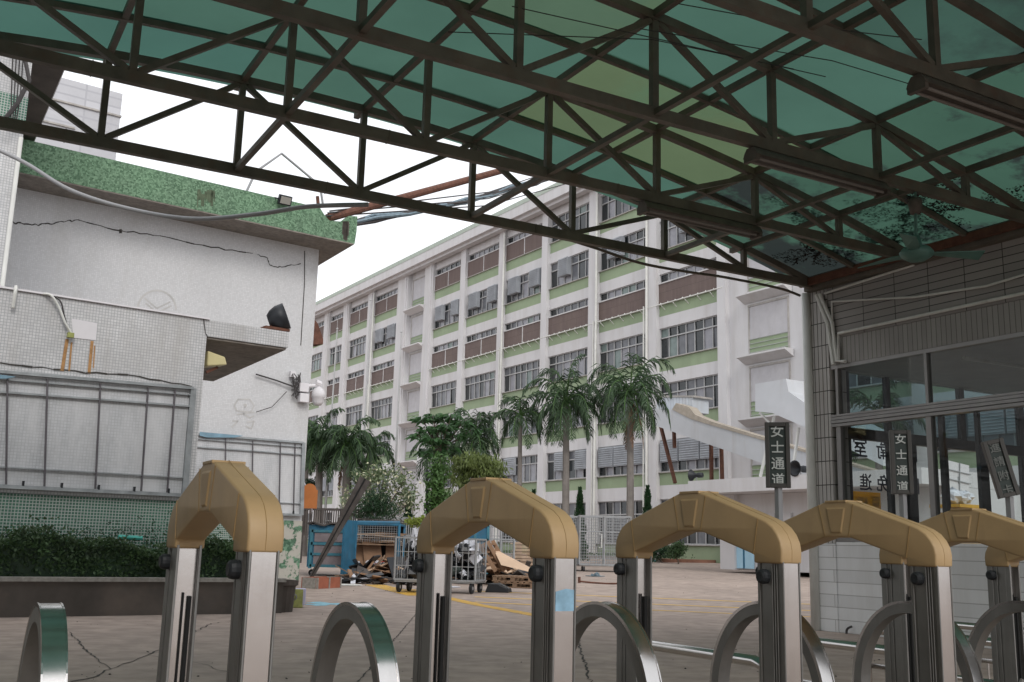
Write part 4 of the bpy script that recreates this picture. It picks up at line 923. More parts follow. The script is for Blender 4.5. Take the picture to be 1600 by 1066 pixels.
def hoop(u, vc=2.90, top=.985):
    a_, b_ = .29, .34; w_ = .045; q = MB(); N_ = 36; outer = []; inner = []
    outer.append((-a_, .1)); inner.append((-a_+w_, .1))
    for i in range(N_+1):
        th = math.pi*(1-i/N_); outer.append((a_*math.cos(th), top-b_+b_*math.sin(th))); inner.append(((a_-w_)*math.cos(th), top-b_+(b_-w_)*math.sin(th)))
    outer.append((a_, .1)); inner.append((a_-w_, .1)); d_ = .055
    n_ = len(outer)
    for i in range(n_-1):
        o0, o1, i0, i1 = outer[i], outer[i+1], inner[i], inner[i+1]
        A = lambda p, uu: UP(uu, vc+p[0], p[1])
        q.k = 0; q.quad(A(o0, u), A(o1, u), A(i1, u), A(i0, u)); q.quad(A(o0, u+d_), A(o1, u+d_), A(i1, u+d_), A(i0, u+d_)); q.quad(A(i0, u), A(i1, u), A(i1, u+d_), A(i0, u+d_))
        q.k = 1; q.quad(A(o0, u+.003), A(o1, u+.003), A(o1, u+d_-.003), A(o0, u+d_-.003))
    o = q.build('hoop', [M['brushed'], M['steel']], gt, smooth=True, weld=.0002, split=40)
    q = MB()
    for uu in (u-.001, u+d_-.003):
        for i in range(n_-1):
            o0, o1 = outer[i], outer[i+1]
            f = 1.008
            A = [UP(uu, vc+o0[0]*f, o0[1]+.002), UP(uu, vc+o1[0]*f, o1[1]+.002), UP(uu, vc+o1[0]*.97, o1[1]-.008), UP(uu, vc+o0[0]*.97, o0[1]-.008)]
            q.prism(A, U*.004)
    q.build('edge_lip', M['steel'], o)
q = MB(); q.quad(UP(1.508, VC-.4325, .99), UP(1.566, VC-.4325, .99), UP(1.566, VC-.4325, 1.045), UP(1.54, VC-.4325, 1.048), UP(1.508, VC-.4325, 1.04)); q.build('blue_patch', mat('bluish patch', (.25, .42, .55), .4, var=.3, vs=20), gt)  # thin bluish patch on the polished outer face of one near post
for u in (.30, 1.12, 1.98, 2.70, 3.46, 4.16): hoop(u)
q = MB()
us_ = [.30, .68, 1.12, 1.50, 1.98, 2.32, 2.70, 3.02, 3.46, 3.74, 4.16, 4.46]
for v in (VC-.30, VC+.30):
    for a, b in zip(us_, us_[1:]):
        for z0, z1 in ((.25, .62), (.62, .25)): q.beam(UP(a+.03, v, z0), UP(b+.03, v, z1), .012, .03)
q.build('link_bars', M['brushed'], gt)

# unseen wall added left of the canopy to darken the gate's left-facing sides
q = MB(); q.box(UF, -7.2, -6.7, -14, 12.4, 0, 7.5); 
tag(q.build('unseen_shade_wall', M['darksoffit'], base=UP(-7, 0, 0)), 'dark wall added out of view to darken the gate faces', 'wall')
# ------------------------------------------------------------------ objects in the yard
def frame_box(q, c, A, B_, w_, d_, z0, z1, r_):
    for sx in (-1, 1):
        for sy in (-1, 1): q.beam(c+A*sx*w_/2+B_*sy*d_/2+Z*z0, c+A*sx*w_/2+B_*sy*d_/2+Z*z1, r_, r_)
    for z in (z0, z1):
        for s_ in (-1, 1):
            q.beam(c-A*w_/2+B_*s_*d_/2+Z*z, c+A*w_/2+B_*s_*d_/2+Z*z, r_, r_); q.beam(c+A*s_*w_/2-B_*d_/2+Z*z, c+A*s_*w_/2+B_*d_/2+Z*z, r_, r_)
def wheel(parent, c, d, r_=.12, nm='wheel'):
    q = MB(); q.lathe(c-d*.03, [(r_*.35, 0), (r_, 0), (r_, .06), (r_*.35, .06)], 14, d); o = q.build(nm, M['rubber'], parent)
    q = MB(); q.lathe(c-d*.035, [(0, 0), (r_*.35, 0), (r_*.35, .07), (0, .07)], 10, d); q.build('hub', M['greypipe'], o)
def grid(q, p, a, b, na, nb, r_):      # lattice of rods: origin p, side vectors a, b
    for i in range(1, na): q.beam(p+a*i/na, p+a*i/na+b, r_, r_)
    for j in range(1, nb): q.beam(p+b*j/nb, p+b*j/nb+a, r_, r_)
def blobs(q, c, A, B_, w_, d_, h_, n_, s_, wave=.3, rr=None):
    rr = rr or rng
    for i in range(n_):
        p = c+A*rr.uniform(-w_/2, w_/2)+B_*rr.uniform(-d_/2, d_/2)+Z*rr.uniform(0, h_); R0 = s_*rr.uniform(.45, 1.3); ph = [rr.uniform(0, 6) for _ in range(4)]
        prof = []; b0 = len(q.v); seg, rings = 10, 6
        for k in range(rings+1):
            th = math.pi*k/rings
            for m_ in range(seg):
                a_ = 2*math.pi*m_/seg; f = 1+wave*math.sin(3*a_+ph[0]+2*th)*math.sin(2*th+ph[1])+wave*.6*math.sin(7*a_+ph[2])*math.sin(5*th+ph[3])
                q.v.append(p+Vector((math.cos(a_)*math.sin(th), math.sin(a_)*math.sin(th), math.cos(th)*.75))*R0*f)
        for k in range(rings):
            for m_ in range(seg):
                m2 = (m_+1) % seg; q.f.append([b0+k*seg+m_, b0+k*seg+m2, b0+(k+1)*seg+m2, b0+(k+1)*seg+m_]); q.m.append(q.k)
# cage cart of bags
pl_, pr_ = gp(617, 926), gp(740, 929); A = (pr_-pl_).normalized(); B_ = Vector((-A.y, A.x, 0)); B_ = (B_*.9+A*.25).normalized(); w_ = (pr_-pl_).length
c = (pl_+pr_)/2+B_*.45; c.z = gz(c.y)
t = thing('cage_cart', c, 'wheeled grey cage cart heaped with black and white bags', 'cart')
q = MB(); q.obox(c+Z*.27, A, B_, Z, w_+.05, .95, .05); q.build('deck', M['paintgrey'], t)
q = MB(); frame_box(q, c, A, B_, w_+.05, .95, .3, 1.28, .04)
q.build('frame', M['paintgrey'], t)
for s_, nm in ((-1, 'front_grille'), (1, 'back_grille')):
    q = MB(); grid(q, c-A*(w_/2)+B_*s_*.475+Z*.3, A*w_, Z*.98, 13, 3, .016); q.build('side_grille', M['paintgrey'], t)
for s_ in (-1, 1):
    q = MB(); grid(q, c+A*s_*(w_/2+.01)-B_*.47+Z*.3, B_*.94, Z*.98, 6, 3, .016); q.build('end_grille', M['paintgrey'], t)
for sx in (-1, 1):
    for sy in (-1, 1): wheel(t, c+A*sx*(w_/2-.07)+B_*sy*.38+Z*.13, (A*.9-B_*.3).normalized(), .125)
q = MB(); q.beam(c-A*w_*.49+B_*.2+Z*.35, c-A*w_*.36+Z*1.5, .08, .07); q.beam(c-A*w_*.36+Z*1.5, c-A*w_*.22+Z*.7, .07, .07); tag(q.build('white_crutch', M['bagwhite'], base=c+Z*.35), 'pair of crossed white boards standing in the cage cart', 'boards')
q = MB(); r4 = random.Random(11); blobs(q, c+Z*.42, A, B_, w_*.84, .6, .62, 46, .2, .4, r4); q.k = 1; blobs(q, c+Z*.98+A*.1, A, B_, w_*.7, .4, .12, 8, .24, .6, r4); blobs(q, c+Z*.45-B_*.28, A, B_, w_*.8, .1, .45, 6, .06, .7, r4)
q.k = 2; blobs(q, c+Z*.4-B_*.3+A*.45, A, B_, .2, .1, .2, 3, .12, .3, r4)
tag(setting(q.build('rubbish_bags', [M['bagblack'], M['bagwhite'], M['signgreen']], base=c+Z*.3), 'stuff'), 'heap of black and white plastic rubbish bags in the cart', 'rubbish')
# black plastic crate lying by the cart
a = gp(770, 926); t = thing('black_crate', a, 'black plastic crate lying upside down by the cage cart', 'crate')
q = MB(); q.prism([a+Vector((x, 0, z)) for x, z in ((-.2, 0), (.38, 0), (.36, .1), (.1, .22), (-.12, .22))], Vector((.1, .35, 0))); q.build('shell', M['black'], t, bevel=.02)
q = MB(); grid(q, a+Vector((.12, -.02, .235)), Vector((.26, 0, -.13)), Vector((.06, .3, 0)), 4, 3, .012); q.build('grille', M['paintgrey'], t)
# pallets
def pallet(c, A, label, tilt=0):
    t = thing('wooden_pallet', c, label, 'pallet', 'old wooden pallets'); B_ = Vector((-A.y, A.x, 0)); up = Z
    q = MB()
    for i in range(7): q.obox(c+A*(-.52+i*.175)+Z*.14, A, B_, up, .1, 1.0, .022)
    q.build('deck_boards', M['wood'], t)
    q = MB()
    for j in (-.44, 0, .44):
        q.obox(c+B_*j+Z*.115, A, B_, up, 1.16, .1, .022); q.obox(c+B_*j+Z*.011, A, B_, up, 1.16, .1, .022)
        for i in (-.5, 0, .5): q.obox(c+B_*j+A*i+Z*.063, A, B_, up, .12, .1, .08)
    q.build('runners', M['wood'], t); return t
a = gp(812, 920); a.y += .7; a.z = gz(a.y); A = Vector((.96, -.28, 0)).normalized()
pallet(a, A, 'weathered pallet at the bottom of the small stack beside the cart')
pallet(a+Vector((-.06, .05, .155)), A, 'weathered pallet second from the bottom beside the cart')
pallet(a+Vector((.9, .6, .0)), A, 'weathered pallet lying flat right of the stack')
b = gp(800, 912); b.y += 1.3; b.z = gz(b.y)
pallet(b+Vector((-.25, .3, .33)), A, 'weathered pallet on top of the small stack under a board')
for k, (x0, x1, y0, y1, lb) in enumerate(((748, 775, 850, 893, 'leaning pallet edge nearest the cart'), (762, 788, 846, 892, 'leaning pallet edge behind the plywood sheet'))):
    p = onY(x0, y0, 26.6); r_ = onY(x1, y1, 26.3); t = thing('leaning_pallet', r_, lb, 'pallet', 'leaning broken pallets')
    q = MB(); q.beam(p, r_, .1, .03, Vector((0, 1, 0))); q.beam(p+Vector((.12, .15, .02)), r_+Vector((.12, .15, 0)), .1, .03, Vector((0, 1, 0)))
    for s_ in range(5): m = p.lerp(r_, (s_+.5)/5); q.obox(m+Vector((.06, .07, 0)), Vector((1, 0, 0)), Vector((0, 1, 0)), Z, .18, .12, .04)
    q.build('boards', M['cardboard'], t)
q = MB(); P = [onY(771, 858, 26.6), onY(783, 883, 26.0), onY(836, 896, 25.8), onY(836, 892, 26.6)]; q.prism(P, Vector((0, .03, .02)))
tag(q.build('plywood_sheet', M['ply'], base=P[1]), 'pale plywood sheet leaning over the pallets', 'board')
# stack of boards
a = gp(812, 893); t = thing('board_stack', a, 'tall stack of thin plywood boards behind the pallets', 'boards')
for k in range(24):
    q = MB(); q.obox(a+Vector((.45+rng.uniform(-.06, .06), .6, .1+k*.043)), Vector((1, 0, 0)), Vector((0, 1, 0)), Z, 1.5+rng.uniform(-.1, .1), 1.1, .024); q.build('board', M['ply'] if k % 3 else M['wood'], t)
q = MB(); q.obox(a+Vector((.4, .6, .045)), Vector((1, 0, 0)), Vector((0, 1, 0)), Z, 1.4, .9, .08); q.build('base', M['wood'], t)
# mesh cages on wheels
def mesh_cage(px0, px1, yb, ytop, label, depth=1.2, nx=16, nz=14, shelf=True, A=None, m='paintgrey'):
    p = gp(px0, yb); r_ = gp(px1, yb+(px1-px0)*.02); r_ = onY(px1, yb, p.y+.0); r_.z = p.z; h_ = onY(px0, ytop, p.y).z-p.z
    A = Vector((1, 0, 0)); w_ = r_.x-p.x; c = p+A*w_/2+Vector((0, depth/2, 0)); B_ = Vector((0, 1, 0)); c.z = p.z
    t = thing('mesh_cage', c, label, 'cage', 'wheeled wire mesh cages')
    q = MB(); frame_box(q, c, A, B_, w_, depth, .28, h_, .06); q.beam(c-B_*depth/2-A*w_*.02+Z*.28, c-B_*depth/2-A*w_*.02+Z*h_, .06, .06); q.beam(c-A*w_/2-B_*depth/2+Z*h_*.72, c+A*w_/2-B_*depth/2+Z*h_*.72, .05, .05); q.build('frame', M[m], t)
    for s_ in (-1, 1):
        q = MB(); grid(q, c-A*w_/2+B_*s_*depth/2+Z*.28, A*w_, Z*(h_-.28), nx, nz, .014); q.build('mesh_side', M[m], t)
    q = MB(); q.obox(c+Z*.25, A, B_, Z, w_, depth, .05); q.build('deck', M[m], t)
    for sx in (-1, 1):
        for sy in (-1, 1): wheel(t, c+A*sx*(w_/2-.2)+B_*sy*(depth/2-.1)+Z*.1, A, .1)
    return t, c, w_, h_
t, c, w_, h_ = mesh_cage(905, 985, 893, 806, 'tall grey wire mesh cage on castors between two gate arches', 1.3, 22, 16)
q = MB(); a = c-Vector((w_*.12, .72, 0)); q.tube([a+Z*.95, a+Vector((.1, -.06, .95)), a+Vector((.1, -.06, 1.5)), a+Z*1.5], .02, 6); q.build('handle', M['whitepipe'], t)
mesh_cage(838, 902, 891, 806, 'tall grey wire mesh cage left of the castored cage', 1.3, 18, 16)
t, c, w_, h_ = mesh_cage(762, 802, 895, 822, 'narrow grey barred cage behind the pallets', 1.0, 9, 4)
# blue bars, light blue fence pieces
a = gp(1003, 881)
def rail_piece(name, pts, r_, m, label, cat='rail'):
    q = MB()
    for a_, b_ in zip(pts, pts[1:]): q.beam(a_, b_, r_, r_)
    return tag(q.build(name, m, base=pts[0]), label, cat)
t = thing('blue_trolley', at(1010, 58), 'small blue tubular trolley near the planting bed', 'trolley')
q = MB(); c = at(1010, 58); frame_box(q, c, Vector((1, 0, 0)), Vector((0, 1, 0)), .55, .5, .15, 1.1, .05); q.beam(c+Vector((-.28, -.25, .6)), c+Vector((.28, -.25, .6)), .04, .04); q.obox(c+Z*.15, Vector((1, 0, 0)), Vector((0, 1, 0)), Z, .9, .6, .08); q.build('frame', M['teal'], t)
# teal post frame against hall
t = thing('teal_gate_frame', gp(468, 890), 'teal square tube gate frame at the hall corner', 'gate frame')
Yt = gp(468, 890).y
q = MB(); q.beam(onY(470, 780, Yt), onY(464, 890, Yt), .11, .11); q.build('post', M['teal'], t); q = MB(); q.beam(onY(461, 780, Yt+.6), onY(456, 886, Yt+.6), .09, .09); q.build('post', M['teal'], t)
q = MB(); q.beam(onY(472, 779, Yt), onY(405, 773, Yt+.5), .12, .10); q.build('top_bar', M['teal'], t); q = MB(); q.beam(onY(462, 890, Yt), onY(425, 893, Yt-.8), .12, .08); q.build('bottom_bar', M['teal'], t)
# blue steel bin
def bin_box(px0, px1, yb, ytop, depth, label):
    p = gp(px0, yb); Y = p.y; r_ = onY(px1, yb, Y); r_.z = p.z; w_ = (r_-p).length; A = Vector((1, 0, 0)); B_ = Vector((0, 1, 0)); h_ = onY(px0, ytop, Y).z-p.z; c = p+A*w_/2+B_*depth/2
    t = thing('steel_bin', c, label, 'bin'); return t, c, A, B_, w_, h_
t, c, A, B_, w_, h_ = bin_box(478, 545, 900, 818, 1.6, 'blue steel scrap bin with panelled side under a grey cover')
q = MB(); q.obox(c+Z*(h_/2+.12), A, B_, Z, w_, 1.6, h_-.3); q.build('body', M['bluesteel'], t)
q = MB()
for s_ in (-.42, .38): q.obox(c+A*w_*s_-B_*.83+Z*h_*.52, A, B_, Z, .1, .06, h_*.75)
for z in (.2, .42, .62, .86): q.obox(c-A*.03-B_*.83+Z*h_*z, A, B_, Z, w_*.8, .06, .08)
q.build('ribs', M['teal'], t)
q = MB()
for z0 in (.31, .52, .74): q.obox(c-B_*.81+Z*h_*z0, A, B_, Z, w_*.7, .04, h_*.17)
q.build('plywood_infill', mat('grey ply', (.22, .19, .2), .8), t)
q = MB(); zc = h_+.02
P0 = c+Z*zc; n_ = 8; rows = []
for i in range(n_+1):
    for j in range(3): q.v.append(P0+A*(w_*1.05*(i/n_-.5))+B_*(j-1)*.9+Z*(.05*math.sin(i*1.7+j)))
for i in range(n_):
    for j in range(2): b = i*3+j; q.f.append([b, b+1, b+4, b+3]); q.m.append(0)
o = q.build('cover', M['darkwood'], t); sm = o.modifiers.new('s', 'SOLIDIFY'); sm.thickness = .05
for sx in (-1, 1): wheel(t, c+A*sx*w_*.4-B_*.6+Z*.1, B_, .1)
# scrap cage with cardboard, door open
p = gp(552, 903); Y = p.y; e = onY(620, 903, Y); e.z = p.z; w_ = (e-p).length; A = Vector((1, 0, 0)); B_ = Vector((0, 1, 0)); c = p+A*w_/2+B_*.8; h_ = onY(552, 818, Y).z-p.z
t = thing('open_scrap_cage', c, 'open fronted scrap cage full of cardboard with its blue door swung open', 'cage')
q = MB(); frame_box(q, c, A, B_, w_, 1.6, .28, h_, .07); q.build('frame', M['bluesteel'], t)
q = MB(); q.obox(c+Z*.28, A, B_, Z, w_, 1.6, .1); q.build('deck', M['darkwood'], t)
q = MB(); q.obox(c+B_*.8+Z*(h_/2+.15), A, B_, Z, w_, .04, h_-.3); q.build('back', M['dark'], t)
q = MB(); D_ = Vector((-.32, -.95, 0)).normalized(); h0 = p+A*.0; q.obox(h0+D_*.38+Z*(h_/2+.1), D_, Vector((D_.y, -D_.x, 0)), Z, .85, .05, h_*.98); d = q.build('door', M['bluesteel'], t)
q = MB(); grid(q, c-A*w_/2-B_*.8+Z*(h_*.66), A*w_, Z*h_*.34, 18, 8, .008); q.build('mesh', M['paintgrey'], t)
for sx in (-1, 1): wheel(t, c+A*sx*w_*.46-B_*.7+Z*.1, B_, .1)
def slab_thing(name, label, cat, cc, ax_, up_, w2, h2, th, m, group=None):
    nrm = ax_.cross(up_).normalized(); q = MB(); q.obox(cc, ax_, up_, nrm, w2, h2, th); return tag(q.build(name, m, base=cc-up_*h2/2), label, cat, group)
slab_thing('cardboard_sheet', 'large cardboard sheet leaning at the left in the scrap cage', 'cardboard', c-A*w_*.36-B_*.3+Z*.75, A, (Z+B_*.2).normalized(), .45, .86, .02, M['cardboard'], 'cardboard in the scrap cage')
slab_thing('cardboard_sheet', 'tilted cardboard sheet in the middle of the scrap cage', 'cardboard', c-A*w_*.12-B_*.45+Z*.72, (A+Z*.15).normalized(), (Z-A*.15).normalized(), .55, .8, .02, M['cardboard'], 'cardboard in the scrap cage')
slab_thing('cardboard_sheet', 'dark cardboard sheet at the right in the scrap cage', 'cardboard', c+A*w_*.33-B_*.35+Z*.74, A, (Z+B_*.1).normalized(), .4, .86, .02, M['cardboard'], 'cardboard in the scrap cage')
q = MB(); r5 = random.Random(2)
for k in range(26):
    d = Vector((1, r5.uniform(-.3, .3), r5.uniform(-.06, .06))).normalized(); q.k = k % 2
    q.obox(c+A*r5.uniform(-.3, .4)+B_*r5.uniform(-.6, .5)+Z*(h_*.66+r5.uniform(0, .3)), d, Vector((-d.y, d.x, 0)), Z, r5.uniform(.5, 1.1), .1, .03)
q.obox(c+Z*h_*.62, A, B_, Z, w_*.98, 1.5, .03)
tag(setting(q.build('scrap_battens', [M['ply'], M['wood']], base=c+Z*h_*.6), 'stuff'), 'loose wooden battens heaped on the upper shelf', 'battens')
q = MB()
for k in range(26):
    q.k = k % 3; pp = c+A*r5.uniform(-.75, .6)-B_*r5.uniform(.3, .8)+Z*(.36+r5.uniform(0, .15)); d = Vector((r5.gauss(0, 1), r5.gauss(0, 1), r5.gauss(0, .3))).normalized()
    q.obox(pp, d, d.cross(Z).normalized(), d.cross(d.cross(Z)).normalized(), r5.uniform(.1, .3), r5.uniform(.06, .2), .02)
tag(setting(q.build('paper_scraps', [M['bagwhite'], mat('red scrap', (.4, .05, .04)), M['patch']], base=c+Z*.3), 'stuff'), 'white and red paper scraps on the cage floor', 'rubbish')
q = MB(); a = c+Z*(h_+.04)-B_*.6; q.tube([a-A*w_*.5, a+A*w_*.5+Z*.02], .05, 8); tag(q.build('blue_pipe', M['bluesteel'], base=a), 'bright blue pipe lying across the scrap cage top', 'pipe')
for k, (dx, dy, lb) in enumerate(((0, 0, 'upper'), (.05, .5, 'lower'))):
    a = c+Z*(h_+.14-.05*k)+B_*dy; q = MB(); q.obox(a, (A+Z*(-.03)).normalized(), B_, Z, w_*1.1, .35, .03); tag(q.build('dark_plank', M['darkwood'], base=a), lb+' dark plank lying on the scrap cage', 'plank')
# loose heap filling the ground round the cages
hp = MB(); r6 = random.Random(21); H0 = onY(700, 905, 30.5); H0.z = gz(30.5)
for k in range(150):
    hp.k = r6.choice([0, 0, 1, 2, 3, 4]); d = Vector((r6.gauss(0, 1), r6.gauss(0, .5), r6.gauss(0, .5))).normalized(); x = r6.uniform(-2.9, 2.7); zz = abs(r6.gauss(0, .33))*max(.3, 1-abs(x)/4)
    b_ = d.cross(Vector((r6.gauss(0, .3), r6.gauss(0, .3), 1))).normalized(); hp.obox(H0+Vector((x, r6.uniform(-.5, .7), .12+zz)), d, b_, d.cross(b_), r6.uniform(.3, 1.1), r6.uniform(.1, .55), r6.uniform(.015, .06))
tag(setting(hp.build('scrap_heap', [M['cardboard'], M['wood'], M['bagblack'], M['darkwood'], M['ply']], base=H0), 'stuff'), 'dark heap of cardboard and broken boards behind the bag cart', 'scrap heap')
hp = MB(); H1 = onY(650, 905, 29.2); H1.z = gz(29)
for k in range(60):
    hp.k = r6.choice([0, 1, 2, 2, 3]); d = Vector((r6.gauss(0, 1), r6.gauss(0, .6), r6.gauss(0, .25))).normalized(); b_ = d.cross(Vector((r6.gauss(0, .3), r6.gauss(0, .3), 1))).normalized()
    hp.obox(H1+Vector((r6.uniform(-2.0, .6), r6.uniform(-.6, .6), .05+abs(r6.gauss(0, .08)))), d, b_, d.cross(b_), r6.uniform(.15, .6), r6.uniform(.08, .3), .03)
tag(setting(hp.build('ground_scraps', [M['cardboard'], M['bagwhite'], M['bagblack'], M['darkwood']], base=H1), 'stuff'), 'flat dark and white scraps on the ground under the scrap cage', 'scraps')
# second blue bin behind cart
t, c, A, B_, w_, h_ = bin_box(655, 762, 896, 817, 1.4, 'bright blue steel bin standing behind the bag cart')
q = MB(); q.obox(c+Z*(h_/2+.1), A, B_, Z, w_, 1.4, h_-.2); q.build('body', M['bluesteel'], t)
q = MB()
for s_ in (-.49, .0, .3, .49): q.obox(c+A*w_*s_-B_*.73+Z*h_*.5, A, B_, Z, .08, .06, h_)
for z in (.3, .7, .98): q.obox(c-B_*.73+Z*h_*z, A, B_, Z, w_, .06, .07)
q.build('ribs', M['teal'], t)
# leaning dark plank and orange board, brick box
a = onY(486, 902, 27.5); b = onY(571, 748, 27.5); t = thing('leaning_beam', a, 'long dark weathered double plank leaning upward over the blue bin', 'plank')
q = MB(); D_ = (b-a).normalized(); s_ = D_.cross(Vector((0, 1, 0))).normalized(); q.prism([a-s_*.05, a+s_*.05, b+s_*.16, b-s_*.16], Vector((0, .06, 0))); q.build('plank', M['darkwood'], t)
q = MB(); q.prism([a-s_*.005-Vector((0, .02, 0)), a+s_*.01-Vector((0, .02, 0)), b+s_*.025-Vector((0, .02, 0)), b-s_*.02-Vector((0, .02, 0))], Vector((0, .03, 0))); q.build('groove', M['dark'], t)
a = gp(470, 921); e = gp(526, 918); A = (e-a).normalized(); c = (a+e)/2+Vector((0, .25, 0))
t = thing('brick_box', c, 'low open box of red tiles with pale joints beside the tin', 'box')
q = MB(); q.obox(c+Z*.13-Vector((-A.y, A.x, 0))*.22, A, Vector((-A.y, A.x, 0)), Z, .93, .05, .27); q.obox(c+Z*.13+Vector((-A.y, A.x, 0))*.22, A, Vector((-A.y, A.x, 0)), Z, .93, .05, .27); q.build('tile_side', M['brick'], t)
q = MB(); q.obox(c+Z*.11, A, Vector((-A.y, A.x, 0)), Z, .9, .38, .2); q.build('fill', M['soil'], t)
for s_ in (-1, 0, 1):
    q = MB(); q.obox(c+A*s_*.455+Z*.13-Vector((-A.y, A.x, 0))*.24, A, Vector((-A.y, A.x, 0)), Z, .03, .06, .275); q.build('joint', M['concrete'], t)
for s_ in (-1, 1):
    q = MB(); q.obox(c+A*s_*.478+Z*.13, A, Vector((-A.y, A.x, 0)), Z, .02, .40, .27); q.build('end_side', M['concrete'], t)
c = onY(484, 780, 32); q = MB(); q.obox(c, Vector((1, 0, 0)), Vector((0, 1, 0)), Z, .46, .05, .56); q.lathe(c+Vector((-.02, 0, .27)), [(0, 0), (.2, 0), (.2, .05), (0, .05)], 16, Vector((0, 1, 0)))
tag(q.build('orange_board', M['orange'], base=c), 'orange wooden board propped above the blue bin', 'board')
q = MB(); q.beam(onY(474, 752, 32.2), onY(482, 766, 32.2), .05, .03); q.beam(onY(482, 766, 32.2), onY(488, 800, 32.2), .05, .03); tag(q.build('white_stick', M['bagwhite'], base=onY(482, 768, 32.2)), 'pale stick poking up behind the orange board', 'stick')
# picket fence pieces beyond
def low_fence(px0, px1, Y, y0, y1, label, n_, m):
    a = at(px0, Y); b = at(px1, Y); h_ = onY(px0, y0, Y).z-a.z; zlo = onY(px0, y1, Y).z-a.z
    t = thing('low_fence', (a+b)/2, label, 'fence')
    q = MB(); q.beam(a+Z*h_, b+Z*h_, .1, .1); q.build('top_rail', M[m], t)
    q = MB(); q.beam(a+Z*zlo, b+Z*zlo, .08, .08); q.build('bottom_rail', M[m], t)
    q = MB()
    for i in range(n_+1): p_ = a.lerp(b, i/n_); q.beam(p_+Z*zlo, p_+Z*h_, .04, .04)
    q.build('pickets', M[m], t)
    for i in range(4): p_ = a.lerp(b, i/3); q = MB(); q.beam(p_, p_+Z*(h_+.05), .1, .1); q.build('post', M[m], t)
low_fence(470, 560, 44, 795, 835, 'dark brown picket fence behind the blue bin', 26, 'darkwood')
low_fence(560, 660, 46, 808, 835, 'pale grey railing behind the scrap cage', 30, 'paintgrey')
# tin
a = gp(458, 950); t = thing('square_tin', a, 'battered yellow green square tin lying on the yard', 'tin')
Xd = Vector((.98, .2, 0)).normalized(); Yd = Vector((-.2, .98, 0)); up = Z
q = MB(); q.obox(a+Z*.165+Yd*.13, Xd, Yd, up, .33, .26, .33); q.build('body', M['tin'], t, bevel=.015)
q = MB(); q.obox(a+Z*.19+Yd*.14+Xd*.03, Xd, Yd, up, .36, .27, .29); q.build('label_wrap', M['tinblue'], t, bevel=.015)
q = MB(); q.lathe(a+Z*.19-Yd*.01, [(.05, 0), (.06, .01), (.05, .012), (.04, 0)], 16, Yd); q.build('ring_handle', M['greypipe'], t); q = MB(); q.lathe(a+Z*.07-Xd*.09-Yd*.008, [(0, 0), (.03, 0), (.03, .01), (0, .01)], 12, Yd); q.build('spout_hole', M['dark'], t)
# metal sheet and small rubbish
for px, py, s_, m, nm, lb in ((536, 915, .5, 'whitepipe', 'flat_sheet', 'pale flat metal sheet beside the brick box'), (930, 901, .35, 'bluecable', 'blue_rag', 'crumpled blue and white rag under the mesh cage'), (690, 918, .5, 'bagwhite', 'white_sheet', 'white plastic sheet under the bag cart')):
    a = gp(px, py); q = MB(); q.prism([a+Vector((math.cos(k)*s_*(1+.2*math.sin(3*k)), math.sin(k)*s_*.6, .012)) for k in [i*.785 for i in range(8)]], Z*.02)
    if nm == 'blue_rag': blobs(q, a, Vector((1, 0, 0)), Vector((0, 1, 0)), .3, .2, .08, 6, .09, .4)
    tag(q.build(nm, M[m], base=a), lb, 'rag' if nm == 'blue_rag' else 'sheet')
a = gp(905, 911); b = gp(965, 914); q = MB(); q.tube([a+Z*.05, a.lerp(b, .3)+Z*.03, a.lerp(b, .7)+Z*.02, b+Z*.04], .03, 6); q.beam(a, a+Z*.18, .06, .06); tag(q.build('rusty_bar', M['rust'], base=a), 'rusty bar lying on the yard right of the pallets', 'bar')

# flagpoles, street lamps
for (x0, y0, x1, y1, lb) in ((526, 515, 504, 800, 'thin white flagpole nearest the hall corner'), (573, 470, 561, 800, 'thin white flagpole in the middle in front of the factory'), (622, 520, 613, 805, 'thin white flagpole left of the light green tree')):
    a = at(x1, 50); b = onY(x1, y0, 50); b = onY(x0+3, y0, 50); b = Vector((a.x+(b.x-a.x)*.5, a.y, b.z)); t = thing('flagpole', a, lb, 'flagpole', 'flagpoles before the factory')
    q = MB(); q.tube([a, a.lerp(b, .5), b], [.07, .05, .03], 8); q.build('pole', M['frame'], t); q = MB(); q.lathe(b, [(0, -.02), (.05, .02), (.05, .06), (0, .1)], 8); q.build('finial', M['frame'], t)
a = at(680, 47); t = thing('globe_lamp', a, 'garden lamp with a pale globe under the light green tree', 'street lamp')
q = MB(); q.tube([a, onY(680, 790, 47)], .12, 10); q.build('pole', M['concrete'], t); c = onY(680, 775, 47); q = MB(); q.lathe(c, [(0, -.22), (.14, -.18), (.22, 0), (.15, .16), (0, .2)], 14); q.build('globe', M['cream'], t, smooth=True)
a = at(667, 46); t = thing('dark_lamp_post', a, 'thin black lamp post left of the globe lamp', 'street lamp'); q = MB(); q.tube([a, onY(667, 735, 46)], .05, 8); q.build('pole', M['black'], t)
q = MB(); q.tube([onY(667, 760, 46), onY(675, 750, 46)], .03, 6); q.build('arm', M['black'], t)

